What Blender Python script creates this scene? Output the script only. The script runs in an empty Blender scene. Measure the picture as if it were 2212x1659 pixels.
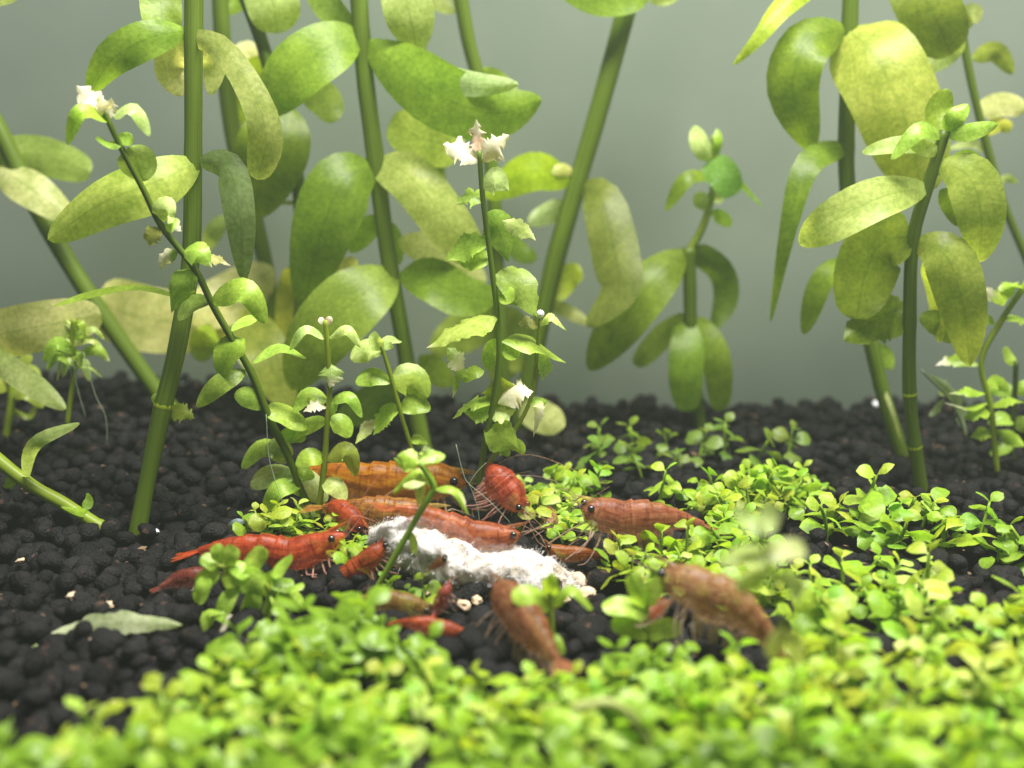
import bpy, bmesh, math, random
import numpy as np
from mathutils import Vector, Matrix, Quaternion, noise

# ------------------------------------------------------------------ camera, world, lamp, exposure (1 unit = 1 cm)
S = bpy.context.scene
COL = S.collection
rnd = random.Random(7)
PW, PH = 2212.0, 1659.0
HF = math.radians(50.0)
F = PW / 2 / math.tan(HF / 2)
CAMH, PITCH = 5.1, math.radians(13.7)
cd = bpy.data.cameras.new("camera")
cd.sensor_width = 36.0
cd.sensor_fit = 'HORIZONTAL'
cd.lens = 18.0 / math.tan(HF / 2)
cd.clip_start, cd.clip_end = 0.1, 500
cam = bpy.data.objects.new("camera", cd)
COL.objects.link(cam)
cam.location = (0, 0, CAMH)
cam.rotation_euler = (math.pi / 2 - PITCH, 0, 0)
S.camera = cam
cd.dof.use_dof = True
cd.dof.focus_distance = 13.3
cd.dof.aperture_fstop = cd.lens * 1e-3 / 0.24

W = bpy.data.worlds.new("World")
S.world = W
W.use_nodes = True
W.node_tree.nodes["Background"].inputs[0].default_value = (0.80, 0.92, 0.86, 1)
W.node_tree.nodes["Background"].inputs[1].default_value = 0.17

ld = bpy.data.lights.new("tank_lamp", 'AREA')
ld.shape = 'RECTANGLE'
ld.size, ld.size_y = 22, 6
ld.energy = 26000
ld.color = (1.0, 0.97, 0.90)
lamp = bpy.data.objects.new("tank_lamp", ld)
COL.objects.link(lamp)
lamp.location = (5.0, 9.0, 26)
lamp.rotation_euler = (math.radians(-3), 0, 0)

S.view_settings.view_transform = 'Standard'
S.view_settings.look = 'None'
S.view_settings.exposure = 0.32
S.view_settings.gamma = 1.0
S.render.engine = 'CYCLES'
S.cycles.use_denoising = True
S.cycles.max_bounces = 8
S.cycles.transparent_max_bounces = 12
S.cycles.caustics_reflective = S.cycles.caustics_refractive = False

# ------------------------------------------------------------------ geometry helpers
CAM = Vector((0, 0, CAMH))
FWD = Vector((0, math.cos(PITCH), -math.sin(PITCH)))
UPV = Vector((0, math.sin(PITCH), math.cos(PITCH)))
BACK_Y = 19.3

def ray(px, py):
    return FWD + Vector((1, 0, 0)) * ((px - PW / 2) / F) - UPV * ((py - PH / 2) / F)

def at(px, py, Y):
    d = ray(px, py)
    return CAM + d * (Y / d.y)

def clamp(v, a=0.0, b=1.0):
    return a if v < a else b if v > b else v

def gh(x, y):
    s = 0.55 * clamp(-x / 7.0) * clamp((y - 12.5) / 6.5)
    return s + 0.10 * noise.noise(Vector((x * 0.35, y * 0.35, 3.1)))

def ground(px, py):
    d = ray(px, py)
    z = 0.0
    for _ in range(6):
        t = (z - CAMH) / d.z
        p = CAM + d * t
        z = gh(p.x, min(p.y, BACK_Y))
    p.z = z
    return p

def pxcm(px, Y):                # a length in picture pixels -> cm at depth Y
    return px * Y / F / math.cos(PITCH) * 1.0

def crom(pts, ts):
    n = len(pts)
    out = []
    for t in ts:
        f = t * (n - 1)
        i = min(int(f), n - 2)
        k = f - i
        p1, p2 = pts[i], pts[i + 1]
        p0 = pts[i - 1] if i > 0 else p1 * 2 - p2
        p3 = pts[i + 2] if i + 2 < n else p2 * 2 - p1
        out.append(0.5 * ((2 * p1) + (p2 - p0) * k + (2 * p0 - 5 * p1 + 4 * p2 - p3) * k * k + (3 * p1 - p0 - 3 * p2 + p3) * k ** 3))
    return out

def mesh_from(name, verts, faces, uvs=None, smooth=True):
    me = bpy.data.meshes.new(name)
    me.from_pydata([tuple(v) for v in verts], [], faces)
    if uvs is not None:
        ul = me.uv_layers.new(name="UVMap")
        vi = np.empty(len(me.loops), dtype=np.int32)
        me.loops.foreach_get("vertex_index", vi)
        ul.data.foreach_set("uv", np.asarray(uvs, dtype=np.float32)[vi].ravel())
    if smooth:
        me.polygons.foreach_set("use_smooth", [True] * len(me.polygons))
    me.update()
    return me

def link(name, me, mat=None, parent=None, color=None):
    o = bpy.data.objects.new(name, me)
    COL.objects.link(o)
    if mat is not None and me is not None and not me.materials:
        me.materials.append(mat)
    if parent is not None:
        o.parent = parent
    if color is not None:
        o.color = color
    return o

def tag(o, label=None, cat=None, group=None, kind=None):
    if label: o["label"] = label
    if cat: o["category"] = cat
    if group: o["group"] = group
    if kind: o["kind"] = kind
    return o

def thing(name, label, cat, loc, group=None):
    o = bpy.data.objects.new(name, None)
    o.empty_display_size = 0.1
    COL.objects.link(o)
    o.location = loc
    return tag(o, label, cat, group)

def tube_data(pts, radii, sides=8, cap=True):
    V, FC, UV = [], [], []
    n = len(pts)
    prev = None
    for i, p in enumerate(pts):
        t = (pts[min(i + 1, n - 1)] - pts[max(i - 1, 0)]).normalized()
        if prev is None:
            a = Vector((0, -1, 0)) if abs(t.y) < 0.8 else Vector((1, 0, 0))
        else:
            a = prev
        a = (a - t * a.dot(t)).normalized()
        prev = a
        b = t.cross(a)
        for k in range(sides):
            th = 2 * math.pi * k / sides
            V.append(p + (a * math.cos(th) + b * math.sin(th)) * radii[i])
            UV.append((i / (n - 1), k / sides))
    for i in range(n - 1):
        for k in range(sides):
            k2 = (k + 1) % sides
            FC.append((i * sides + k, i * sides + k2, (i + 1) * sides + k2, (i + 1) * sides + k))
    if cap:
        FC.append(tuple(range(sides))[::-1])
        FC.append(tuple((n - 1) * sides + k for k in range(sides)))
    return V, FC, UV

PROF = {
    'ov': [(0, .06), (.07, .26), (.18, .60), (.33, .92), (.45, 1), (.58, .93), (.72, .69), (.85, .38), (.94, .15), (1, .01)],
    'ob': [(0, .30), (.05, .55), (.14, .82), (.30, .98), (.50, 1), (.66, .92), (.80, .70), (.91, .40), (.97, .19), (1, .02)],
    'la': [(0, .25), (.08, .6), (.2, .92), (.32, 1), (.5, .78), (.7, .45), (.88, .18), (1, .02)],
    'ha': [(0, .20), (.08, .45), (.2, .62), (.4, .80), (.6, 1), (.72, .98), (.84, .75), (.93, .42), (1, .03)],
    'ro': [(0, .13), (.14, .15), (.22, .38), (.34, .74), (.48, .96), (.6, 1), (.74, .93), (.86, .72), (.95, .42), (1, .06)],
}
def prof(u, shape):
    t = PROF[shape]
    for q in range(len(t) - 1):
        if u <= t[q + 1][0]:
            k = (u - t[q][0]) / (t[q + 1][0] - t[q][0])
            m0 = (t[q + 1][1] - t[q - 1][1]) / (t[q + 1][0] - t[q - 1][0]) if q else (t[1][1] - t[0][1]) / t[1][0]
            m1 = (t[q + 2][1] - t[q][1]) / (t[q + 2][0] - t[q][0]) if q + 2 < len(t) else (t[-1][1] - t[-2][1]) / (t[-1][0] - t[-2][0])
            hh = t[q + 1][0] - t[q][0]
            return max(0.0, (2 * k ** 3 - 3 * k * k + 1) * t[q][1] + (k ** 3 - 2 * k * k + k) * m0 * hh + (3 * k * k - 2 * k ** 3) * t[q + 1][1] + (k ** 3 - k * k) * m1 * hh)
    return t[-1][1]

def leaf_data(C, wid, roll=(0, 0), cup=0.2, shape='ov', ragged=0.0, wave=0.04, nv=6, seed=0, view=True, uproll=0.0):
    n = len(C)
    V, UV, FC = [], [], []
    so = Vector((seed * 1.7, seed * 0.37, seed * 2.3))
    for i, c in enumerate(C):
        u = i / (n - 1)
        T = (C[min(i + 1, n - 1)] - C[max(i - 1, 0)]).normalized()
        vd = (c - CAM).normalized() if view else Vector((0, 0, -1))
        S0 = T.cross(vd)
        if S0.length < 1e-4:
            S0 = Vector((1, 0, 0))
        S0.normalize()
        N0 = S0.cross(T).normalized()
        if N0.dot(vd) > 0:
            N0 = -N0
        th = math.radians(roll[0] + (roll[1] - roll[0]) * u - uproll * S0.z)
        SD = S0 * math.cos(th) + N0 * math.sin(th)
        NN = N0 * math.cos(th) - S0 * math.sin(th)
        uu = u
        w = wid * 0.5 * prof(uu, shape) / max(0.62, math.cos(min(abs(math.radians(uproll * S0.z)), 1.0)))
        for j in range(nv + 1):
            v = j / nv * 2 - 1
            ww = w
            if ragged:
                ww *= 1 - ragged * clamp(noise.noise(Vector((u * 9, (1 if v > 0 else -1) * 3, 0)) + so) * 1.5 + noise.noise(Vector((u * 26, v * 1.5, 5)) + so) * 1.3 + 0.3, -0.4, 1) * abs(v) ** 2 * clamp(u * 2)
            wav = wave * wid * math.sin(u * 9 + seed + (2 if v > 0 else 0)) * v * v
            V.append(c + SD * (v * ww) + NN * (-cup * wid * 0.5 * abs(v) ** 1.4 * prof(uu, shape) + wav * prof(uu, shape) + (0.02 * wid * (1 - abs(v)) )))
            UV.append((u, j / nv))
    for i in range(n - 1):
        for j in range(nv):
            a = i * (nv + 1) + j
            FC.append((a, a + 1, a + nv + 2, a + nv + 1))
    return V, FC, UV

US = [0.5 - 0.5 * math.cos(math.pi * (0.06 + 0.94 * i / 15)) for i in range(16)]
US = [(u - US[0]) / (US[-1] - US[0]) for u in US]
USR = [i / 30 for i in range(31)]

# ------------------------------------------------------------------ materials
def new_mat(name):
    m = bpy.data.materials.new(name)
    m.use_nodes = True
    nt = m.node_tree
    nt.nodes.clear()
    return m, nt, nt.nodes, nt.links

def N(nodes, t, **kw):
    n = nodes.new(t)
    for k, v in kw.items():
        setattr(n, k, v)
    return n

def setin(n, **kw):
    for k, v in kw.items():
        n.inputs[k.replace("_", " ")].default_value = v

def ramp(nodes, stops):
    r = nodes.new("ShaderNodeValToRGB")
    e = r.color_ramp.elements
    e[0].position, e[0].color = stops[0]
    e[1].position, e[1].color = stops[1]
    for p, c in stops[2:]:
        q = e.new(p)
        q.color = c
    return r

def mathn(nt, op, a, b=None, c=None):
    n = nt.nodes.new("ShaderNodeMath")
    n.operation = op
    for i, x in enumerate((a, b, c)):
        if x is None: continue
        if isinstance(x, (int, float)): n.inputs[i].default_value = x
        else: nt.links.new(x, n.inputs[i])
    return n.outputs[0]

def mixc(nt, fac, a, b, blend='MIX'):
    n = nt.nodes.new("ShaderNodeMix")
    n.data_type = 'RGBA'
    n.blend_type = blend
    for idx, x in ((0, fac), (6, a), (7, b)):
        if isinstance(x, (int, float)): n.inputs[idx].default_value = x
        elif isinstance(x, tuple): n.inputs[idx].default_value = x
        else: nt.links.new(x, n.inputs[idx])
    return n.outputs[2]

def leaf_material(name, nscale, vein, transl=0.45, rough=0.42, spec=0.25):
    m, nt, nd, lk = new_mat(name)
    out = N(nd, "ShaderNodeOutputMaterial")
    info = N(nd, "ShaderNodeObjectInfo")
    uv = N(nd, "ShaderNodeUVMap")
    sep = N(nd, "ShaderNodeSeparateXYZ")
    lk.new(uv.outputs[0], sep.inputs[0])
    tc = N(nd, "ShaderNodeTexCoord")
    n1 = N(nd, "ShaderNodeTexNoise"); setin(n1, Scale=nscale, Detail=4.0, Roughness=0.6)
    lk.new(tc.outputs["Object"], n1.inputs["Vector"])
    n2 = N(nd, "ShaderNodeTexNoise"); setin(n2, Scale=nscale * 5, Detail=3.0)
    lk.new(tc.outputs["Object"], n2.inputs["Vector"])
    r1 = ramp(nd, [(0.3, (0.72, 0.78, 0.62, 1)), (0.72, (1.25, 1.18, 1.45, 1))])
    lk.new(n1.outputs["Fac"], r1.inputs["Fac"])
    r2 = ramp(nd, [(0.35, (0.84, 0.86, 0.8, 1)), (0.65, (1.12, 1.1, 1.15, 1))])
    lk.new(n2.outputs["Fac"], r2.inputs["Fac"])
    c = mixc(nt, 1.0, info.outputs["Color"], r1.outputs["Color"], 'MULTIPLY')
    c = mixc(nt, 1.0, c, r2.outputs["Color"], 'MULTIPLY')
    n5 = N(nd, "ShaderNodeTexNoise"); setin(n5, Scale=nscale * 1.3, Detail=5.0, Roughness=0.75)
    lk.new(tc.outputs["Object"], n5.inputs["Vector"])
    r5 = ramp(nd, [(0.60, (0, 0, 0, 1)), (0.72, (1, 1, 1, 1))])
    lk.new(n5.outputs["Fac"], r5.inputs["Fac"])
    c = mixc(nt, mathn(nt, 'MULTIPLY', r5.outputs["Color"], 0.32), c, mixc(nt, 1.0, c, (0.62, 0.55, 0.5, 1), 'MULTIPLY'))
    # midrib and side veins
    av = mathn(nt, 'ABSOLUTE', mathn(nt, 'SUBTRACT', sep.outputs[1], 0.5))
    rib = mathn(nt, 'LESS_THAN', av, 0.022)
    sv = mathn(nt, 'SINE', mathn(nt, 'ADD', mathn(nt, 'MULTIPLY', sep.outputs[0], 34.0), mathn(nt, 'MULTIPLY', av, -38.0)))
    svm = mathn(nt, 'MULTIPLY', mathn(nt, 'GREATER_THAN', sv, 0.90), 0.35)
    vm = mathn(nt, 'MULTIPLY', mathn(nt, 'MAXIMUM', mathn(nt, 'MULTIPLY', rib, 0.8), svm), vein)
    c = mixc(nt, vm, c, mixc(nt, 1.0, c, (0.6, 0.72, 0.45, 1), 'MULTIPLY'))
    # bleached ends where the object's alpha asks for them
    pale = mathn(nt, 'SUBTRACT', 1.0, info.outputs["Alpha"])
    t = mathn(nt, 'ADD', mathn(nt, 'MULTIPLY', sep.outputs[0], 0.9), mathn(nt, 'MULTIPLY', n1.outputs["Fac"], 0.7))
    t = mathn(nt, 'ADD', t, mathn(nt, 'SUBTRACT', mathn(nt, 'MULTIPLY', pale, 2.0), 1.55))
    mr = N(nd, "ShaderNodeMapRange"); mr.interpolation_type = 'SMOOTHSTEP'
    setin(mr, From_Min=0.0, From_Max=0.35)
    lk.new(t, mr.inputs["Value"])
    pf = mathn(nt, 'MULTIPLY', mr.outputs[0], mathn(nt, 'GREATER_THAN', pale, 0.02))
    c = mixc(nt, pf, c, (0.70, 0.66, 0.52, 1))
    bs = N(nd, "ShaderNodeBsdfPrincipled")
    setin(bs, Roughness=rough)
    bs.inputs["Specular IOR Level"].default_value = spec
    lk.new(c, bs.inputs["Base Color"])
    bmp = N(nd, "ShaderNodeBump"); setin(bmp, Strength=0.25, Distance=0.02)
    lk.new(n2.outputs["Fac"], bmp.inputs["Height"])
    lk.new(bmp.outputs[0], bs.inputs["Normal"])
    tr = N(nd, "ShaderNodeBsdfTranslucent")
    ct = mixc(nt, 1.0, c, (1.45, 1.40, 0.75, 1), 'MULTIPLY')
    lk.new(ct, tr.inputs["Color"])
    mx = N(nd, "ShaderNodeMixShader"); mx.inputs[0].default_value = transl
    lk.new(bs.outputs[0], mx.inputs[1]); lk.new(tr.outputs[0], mx.inputs[2])
    lk.new(mx.outputs[0], out.inputs[0])
    return m

M_leaf = leaf_material("broad_leaf", 3.6, 0.55, 0.65, 0.36, 0.32)
M_small = leaf_material("small_leaf", 4.5, 0.6, 0.50, 0.36, 0.36)
M_carpet = leaf_material("carpet_leaf", 6.0, 0.35, 0.45, 0.36, 0.36)

def stem_material():
    m, nt, nd, lk = new_mat("stem")
    out = N(nd, "ShaderNodeOutputMaterial")
    info = N(nd, "ShaderNodeObjectInfo")
    tc = N(nd, "ShaderNodeTexCoord")
    uv = N(nd, "ShaderNodeUVMap")
    mp = N(nd, "ShaderNodeMapping"); mp.inputs["Scale"].default_value = (2, 14, 1)
    lk.new(uv.outputs[0], mp.inputs[0])
    n1 = N(nd, "ShaderNodeTexNoise"); setin(n1, Scale=2.0, Detail=4.0)
    lk.new(mp.outputs[0], n1.inputs["Vector"])
    r1 = ramp(nd, [(0.3, (0.6, 0.65, 0.6, 1)), (0.7, (1.35, 1.25, 1.2, 1))])
    lk.new(n1.outputs["Fac"], r1.inputs["Fac"])
    c = mixc(nt, 1.0, info.outputs["Color"], r1.outputs["Color"], 'MULTIPLY')
    bs = N(nd, "ShaderNodeBsdfPrincipled"); setin(bs, Roughness=0.42)
    bs.inputs["Specular IOR Level"].default_value = 0.35
    lk.new(c, bs.inputs["Base Color"])
    tr = N(nd, "ShaderNodeBsdfTranslucent"); lk.new(c, tr.inputs["Color"])
    mx = N(nd, "ShaderNodeMixShader"); mx.inputs[0].default_value = 0.3
    lk.new(bs.outputs[0], mx.inputs[1]); lk.new(tr.outputs[0], mx.inputs[2])
    lk.new(mx.outputs[0], out.inputs[0])
    return m
M_stem = stem_material()

def soil_material():
    m, nt, nd, lk = new_mat("dark_soil")
    out = N(nd, "ShaderNodeOutputMaterial")
    tc = N(nd, "ShaderNodeTexCoord")
    geo = N(nd, "ShaderNodeNewGeometry")
    n1 = N(nd, "ShaderNodeTexNoise"); setin(n1, Scale=9.0, Detail=5.0, Roughness=0.7)
    lk.new(geo.outputs["Position"], n1.inputs["Vector"])
    n0 = N(nd, "ShaderNodeTexNoise"); setin(n0, Scale=2.2, Detail=2.0)
    lk.new(geo.outputs["Position"], n0.inputs["Vector"])
    r0 = ramp(nd, [(0.35, (0.0042, 0.0042, 0.0046, 1)), (0.66, (0.0108, 0.0104, 0.0112, 1))])
    lk.new(n0.outputs["Fac"], r0.inputs["Fac"])
    r1 = ramp(nd, [(0.3, (0.7, 0.7, 0.7, 1)), (0.7, (1.5, 1.42, 1.4, 1))])
    lk.new(n1.outputs["Fac"], r1.inputs["Fac"])
    c = mixc(nt, 1.0, r0.outputs["Color"], r1.outputs["Color"], 'MULTIPLY')
    n3 = N(nd, "ShaderNodeTexNoise"); setin(n3, Scale=5.5, Detail=2.0)
    lk.new(geo.outputs["Position"], n3.inputs["Vector"])
    r3 = ramp(nd, [(0.64, (0, 0, 0, 1)), (0.74, (1, 1, 1, 1))])
    lk.new(n3.outputs["Fac"], r3.inputs["Fac"])
    c = mixc(nt, mathn(nt, 'MULTIPLY', r3.outputs["Color"], 0.55), c, (0.10, 0.055, 0.04, 1))
    bs = N(nd, "ShaderNodeBsdfPrincipled"); setin(bs, Roughness=0.55)
    bs.inputs["Specular IOR Level"].default_value = 0.09
    lk.new(c, bs.inputs["Base Color"])
    n4 = N(nd, "ShaderNodeTexNoise"); setin(n4, Scale=32.0, Detail=4.0)
    lk.new(geo.outputs["Position"], n4.inputs["Vector"])
    bmp = N(nd, "ShaderNodeBump"); setin(bmp, Strength=0.8, Distance=0.05)
    lk.new(n4.outputs["Fac"], bmp.inputs["Height"]); lk.new(bmp.outputs[0], bs.inputs["Normal"])
    lk.new(bs.outputs[0], out.inputs[0])
    return m
M_soil = soil_material()

def wall_material():
    m, nt, nd, lk = new_mat("filmed_glass")
    out = N(nd, "ShaderNodeOutputMaterial")
    tc = N(nd, "ShaderNodeTexCoord")
    n1 = N(nd, "ShaderNodeTexNoise"); setin(n1, Scale=0.25, Detail=3.0)
    lk.new(tc.outputs["Object"], n1.inputs["Vector"])
    r = ramp(nd, [(0.3, (0.110, 0.140, 0.110, 1)), (0.7, (0.152, 0.178, 0.148, 1))])
    lk.new(n1.outputs["Fac"], r.inputs["Fac"])
    bs = N(nd, "ShaderNodeBsdfPrincipled"); setin(bs, Roughness=0.55)
    bs.inputs["Specular IOR Level"].default_value = 0.2
    lk.new(r.outputs["Color"], bs.inputs["Base Color"])
    lk.new(bs.outputs[0], out.inputs[0])
    return m
M_wall = wall_material()

def shrimp_material(name, clear):
    m, nt, nd, lk = new_mat(name)
    out = N(nd, "ShaderNodeOutputMaterial")
    info = N(nd, "ShaderNodeObjectInfo")
    uv = N(nd, "ShaderNodeUVMap")
    sep = N(nd, "ShaderNodeSeparateXYZ"); lk.new(uv.outputs[0], sep.inputs[0])
    mp = N(nd, "ShaderNodeMapping"); mp.inputs["Scale"].default_value = (5, 22, 1)
    lk.new(uv.outputs[0], mp.inputs[0])
    off = N(nd, "ShaderNodeVectorMath"); off.operation = 'ADD'
    lk.new(mp.outputs[0], off.inputs[0])
    sc = N(nd, "ShaderNodeVectorMath"); sc.operation = 'SCALE'; sc.inputs[3].default_value = 40
    cmb = N(nd, "ShaderNodeCombineXYZ")
    lk.new(info.outputs["Random"], cmb.inputs[0]); lk.new(info.outputs["Random"], cmb.inputs[2])
    lk.new(cmb.outputs[0], sc.inputs[0]); lk.new(sc.outputs[0], off.inputs[1])
    n1 = N(nd, "ShaderNodeTexNoise"); setin(n1, Scale=1.0, Detail=5.0, Roughness=0.62)
    lk.new(off.outputs[0], n1.inputs["Vector"])
    tc = N(nd, "ShaderNodeTexCoord")
    n2 = N(nd, "ShaderNodeTexNoise"); setin(n2, Scale=11.0, Detail=4.0, Roughness=0.7)
    lk.new(tc.outputs["Object"], n2.inputs["Vector"])
    r1 = ramp(nd, [(0.32, (0.45, 0.30, 0.25, 1)), (0.52, (1.0, 1.0, 1.0, 1)), (0.68, (1.35, 1.9, 1.9, 1))])
    lk.new(n1.outputs["Fac"], r1.inputs["Fac"])
    r2 = ramp(nd, [(0.38, (0.7, 0.66, 0.62, 1)), (0.62, (1.25, 1.3, 1.3, 1))])
    lk.new(n2.outputs["Fac"], r2.inputs["Fac"])
    c = mixc(nt, 1.0, info.outputs["Color"], r1.outputs["Color"], 'MULTIPLY')
    c = mixc(nt, 1.0, c, r2.outputs["Color"], 'MULTIPLY')
    cosv = mathn(nt, 'COSINE', mathn(nt, 'MULTIPLY', sep.outputs[1], 6.28318))
    mrb = N(nd, "ShaderNodeMapRange"); setin(mrb, From_Min=0.1, From_Max=-0.9)
    lk.new(cosv, mrb.inputs["Value"])
    belly = mrb.outputs[0]
    c = mixc(nt, mathn(nt, 'MULTIPLY', belly, 0.65), c, mixc(nt, 1.0, c, (1.15, 1.9, 1.8, 1), 'MULTIPLY'))
    mrd = N(nd, "ShaderNodeMapRange"); setin(mrd, From_Min=0.80, From_Max=1.0)
    lk.new(cosv, mrd.inputs["Value"])
    c = mixc(nt, mathn(nt, 'MULTIPLY', mrd.outputs[0], 0.55), c, mixc(nt, 1.0, c, (0.45, 0.35, 0.4, 1), 'MULTIPLY'))
    bar = N(nd, "ShaderNodeTexNoise"); setin(bar, Scale=1.0, Detail=3.0)
    mpb = N(nd, "ShaderNodeMapping"); mpb.inputs["Scale"].default_value = (34, 3.0, 1)
    lk.new(uv.outputs[0], mpb.inputs[0]); lk.new(mpb.outputs[0], bar.inputs["Vector"])
    rb = ramp(nd, [(0.56, (1, 1, 1, 1)), (0.68, (0.42, 0.30, 0.28, 1))])
    lk.new(bar.outputs["Fac"], rb.inputs["Fac"])
    c = mixc(nt, 0.8, c, mixc(nt, 1.0, c, rb.outputs["Color"], 'MULTIPLY'))
    # hoops at the joints of the shell
    fr = mathn(nt, 'FRACT', mathn(nt, 'MULTIPLY', sep.outputs[0], 10.0))
    hoop = mathn(nt, 'MULTIPLY', mathn(nt, 'LESS_THAN', fr, 0.12), mathn(nt, 'LESS_THAN', sep.outputs[0], 0.6))
    c = mixc(nt, mathn(nt, 'MULTIPLY', hoop, 0.45), c, mixc(nt, 1.0, c, (1.6, 1.5, 1.4, 1), 'MULTIPLY'))
    bs = N(nd, "ShaderNodeBsdfPrincipled"); setin(bs, Roughness=0.38)
    bs.inputs["Specular IOR Level"].default_value = 0.34
    lk.new(c, bs.inputs["Base Color"])
    bmp = N(nd, "ShaderNodeBump"); setin(bmp, Strength=0.3, Distance=0.03)
    lk.new(n2.outputs["Fac"], bmp.inputs["Height"]); lk.new(bmp.outputs[0], bs.inputs["Normal"])
    tr = N(nd, "ShaderNodeBsdfTranslucent")
    lk.new(mixc(nt, 1.0, c, (1.5, 1.2, 0.9, 1), 'MULTIPLY'), tr.inputs["Color"])
    mx = N(nd, "ShaderNodeMixShader"); mx.inputs[0].default_value = 0.40
    lk.new(bs.outputs[0], mx.inputs[1]); lk.new(tr.outputs[0], mx.inputs[2])
    tp = N(nd, "ShaderNodeBsdfTransparent")
    mx2 = N(nd, "ShaderNodeMixShader")
    lk.new(mathn(nt, 'ADD', mathn(nt, 'MULTIPLY', belly, 0.36), mathn(nt, 'ADD', mathn(nt, 'MULTIPLY', mathn(nt, 'GREATER_THAN', n2.outputs["Fac"], 0.56), 0.10), clear)), mx2.inputs[0])
    lk.new(mx.outputs[0], mx2.inputs[1]); lk.new(tp.outputs[0], mx2.inputs[2])
    lk.new(mx2.outputs[0], out.inputs[0])
    return m
M_shrimp = shrimp_material("shrimp_shell", 0.24)
M_limb = shrimp_material("shrimp_limb", 0.32)

def plain(name, col, rough=0.4, spec=0.4, transp=0.0, bumpscale=None, bump=0.4):
    m, nt, nd, lk = new_mat(name)
    out = N(nd, "ShaderNodeOutputMaterial")
    tc = N(nd, "ShaderNodeTexCoord")
    n1 = N(nd, "ShaderNodeTexNoise"); setin(n1, Scale=bumpscale or 6.0, Detail=4.0)
    lk.new(tc.outputs["Object"], n1.inputs["Vector"])
    r = ramp(nd, [(0.3, tuple(v * 0.8 for v in col) + (1,)), (0.7, tuple(min(1, v * 1.12) for v in col) + (1,))])
    lk.new(n1.outputs["Fac"], r.inputs["Fac"])
    bs = N(nd, "ShaderNodeBsdfPrincipled"); setin(bs, Roughness=rough)
    bs.inputs["Specular IOR Level"].default_value = spec
    lk.new(r.outputs["Color"], bs.inputs["Base Color"])
    if bumpscale:
        b = N(nd, "ShaderNodeBump"); setin(b, Strength=bump, Distance=0.04)
        lk.new(n1.outputs["Fac"], b.inputs["Height"]); lk.new(b.outputs[0], bs.inputs["Normal"])
    last = bs.outputs[0]
    if transp:
        tp = N(nd, "ShaderNodeBsdfTransparent")
        mx = N(nd, "ShaderNodeMixShader"); mx.inputs[0].default_value = transp
        lk.new(last, mx.inputs[1]); lk.new(tp.outputs[0], mx.inputs[2])
        last = mx.outputs[0]
    lk.new(last, out.inputs[0])
    return m
M_eye = plain("shrimp_eye", (0.008, 0.007, 0.010), 0.15, 0.6)
M_food = plain("white_food", (0.74, 0.68, 0.64), 0.9, 0.1, bumpscale=14.0, bump=0.8)
for e_, (p_c, c_c) in zip(M_food.node_tree.nodes["Color Ramp"].color_ramp.elements, ((0.34, (0.33, 0.28, 0.215, 1)), (0.54, (0.50, 0.475, 0.47, 1)))):
    e_.position, e_.color = p_c, c_c
[n_x for n_x in M_food.node_tree.nodes if n_x.type == 'TEX_NOISE'][0].inputs["Scale"].default_value = 5.0
M_fluff = plain("food_fluff", (0.50, 0.475, 0.47), 0.9, 0.1, transp=0.15)
M_thread = plain("thread", (0.30, 0.36, 0.26), 0.5, 0.3, transp=0.45)
M_flake = plain("flake", (0.72, 0.72, 0.78), 0.4, 0.5, bumpscale=20.0)
M_crumb = plain("crumb", (0.50, 0.38, 0.26), 0.8, 0.2, bumpscale=18.0)

# ------------------------------------------------------------------ setting: back glass, substrate
bm = bmesh.new()
bmesh.ops.create_cube(bm, size=1)
bmesh.ops.scale(bm, vec=(60, 0.6, 11), verts=bm.verts)
me = bpy.data.meshes.new("back_wall"); bm.to_mesh(me); bm.free()
wall = link("back_wall", me, M_wall)
wall.location = (0, BACK_Y + 0.35, 4.5)
tag(wall, kind="structure")

nx, ny = 90, 60
V, FC = [], []
for j in range(ny + 1):
    for i in range(nx + 1):
        x = -22 + 44 * i / nx
        y = 1.0 + (BACK_Y - 1.0) * j / ny
        V.append((x, y, gh(x, y) - 0.16))
for j in range(ny):
    for i in range(nx):
        a = j * (nx + 1) + i
        FC.append((a, a + 1, a + nx + 2, a + nx + 1))
hz = bmesh.new()
bmesh.ops.create_cube(hz, size=1)
bmesh.ops.scale(hz, vec=(64, 26, 13.5), verts=hz.verts)
me = bpy.data.meshes.new("haze"); hz.to_mesh(me); hz.free()
mh, nt, nd, lk = new_mat("cloudy_water")
vo = N(nd, "ShaderNodeVolumePrincipled")
vo.inputs["Color"].default_value = (0.80, 0.93, 0.78, 1)
vo.inputs["Density"].default_value = 0.0019
vo.inputs["Anisotropy"].default_value = 0.2
lk.new(vo.outputs[0], N(nd, "ShaderNodeOutputMaterial").inputs["Volume"])
haze = link("haze", me, mh)
haze.location = (0, 9, 4.75)
tag(haze, kind="stuff")
substrate = link("substrate", mesh_from("substrate", V, FC), M_soil)
tag(substrate, kind="structure")

def inpoly(x, y, poly):
    c = False
    j = len(poly) - 1
    for i in range(len(poly)):
        xi, yi = poly[i]; xj, yj = poly[j]
        if (yi > y) != (yj > y) and x < (xj - xi) * (y - yi) / (yj - yi) + xi:
            c = not c
        j = i
    return c

def project(p):
    d = p - CAM
    z = d.dot(FWD)
    return PW / 2 + F * d.x / z, PH / 2 - F * d.dot(UPV) / z, z

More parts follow.
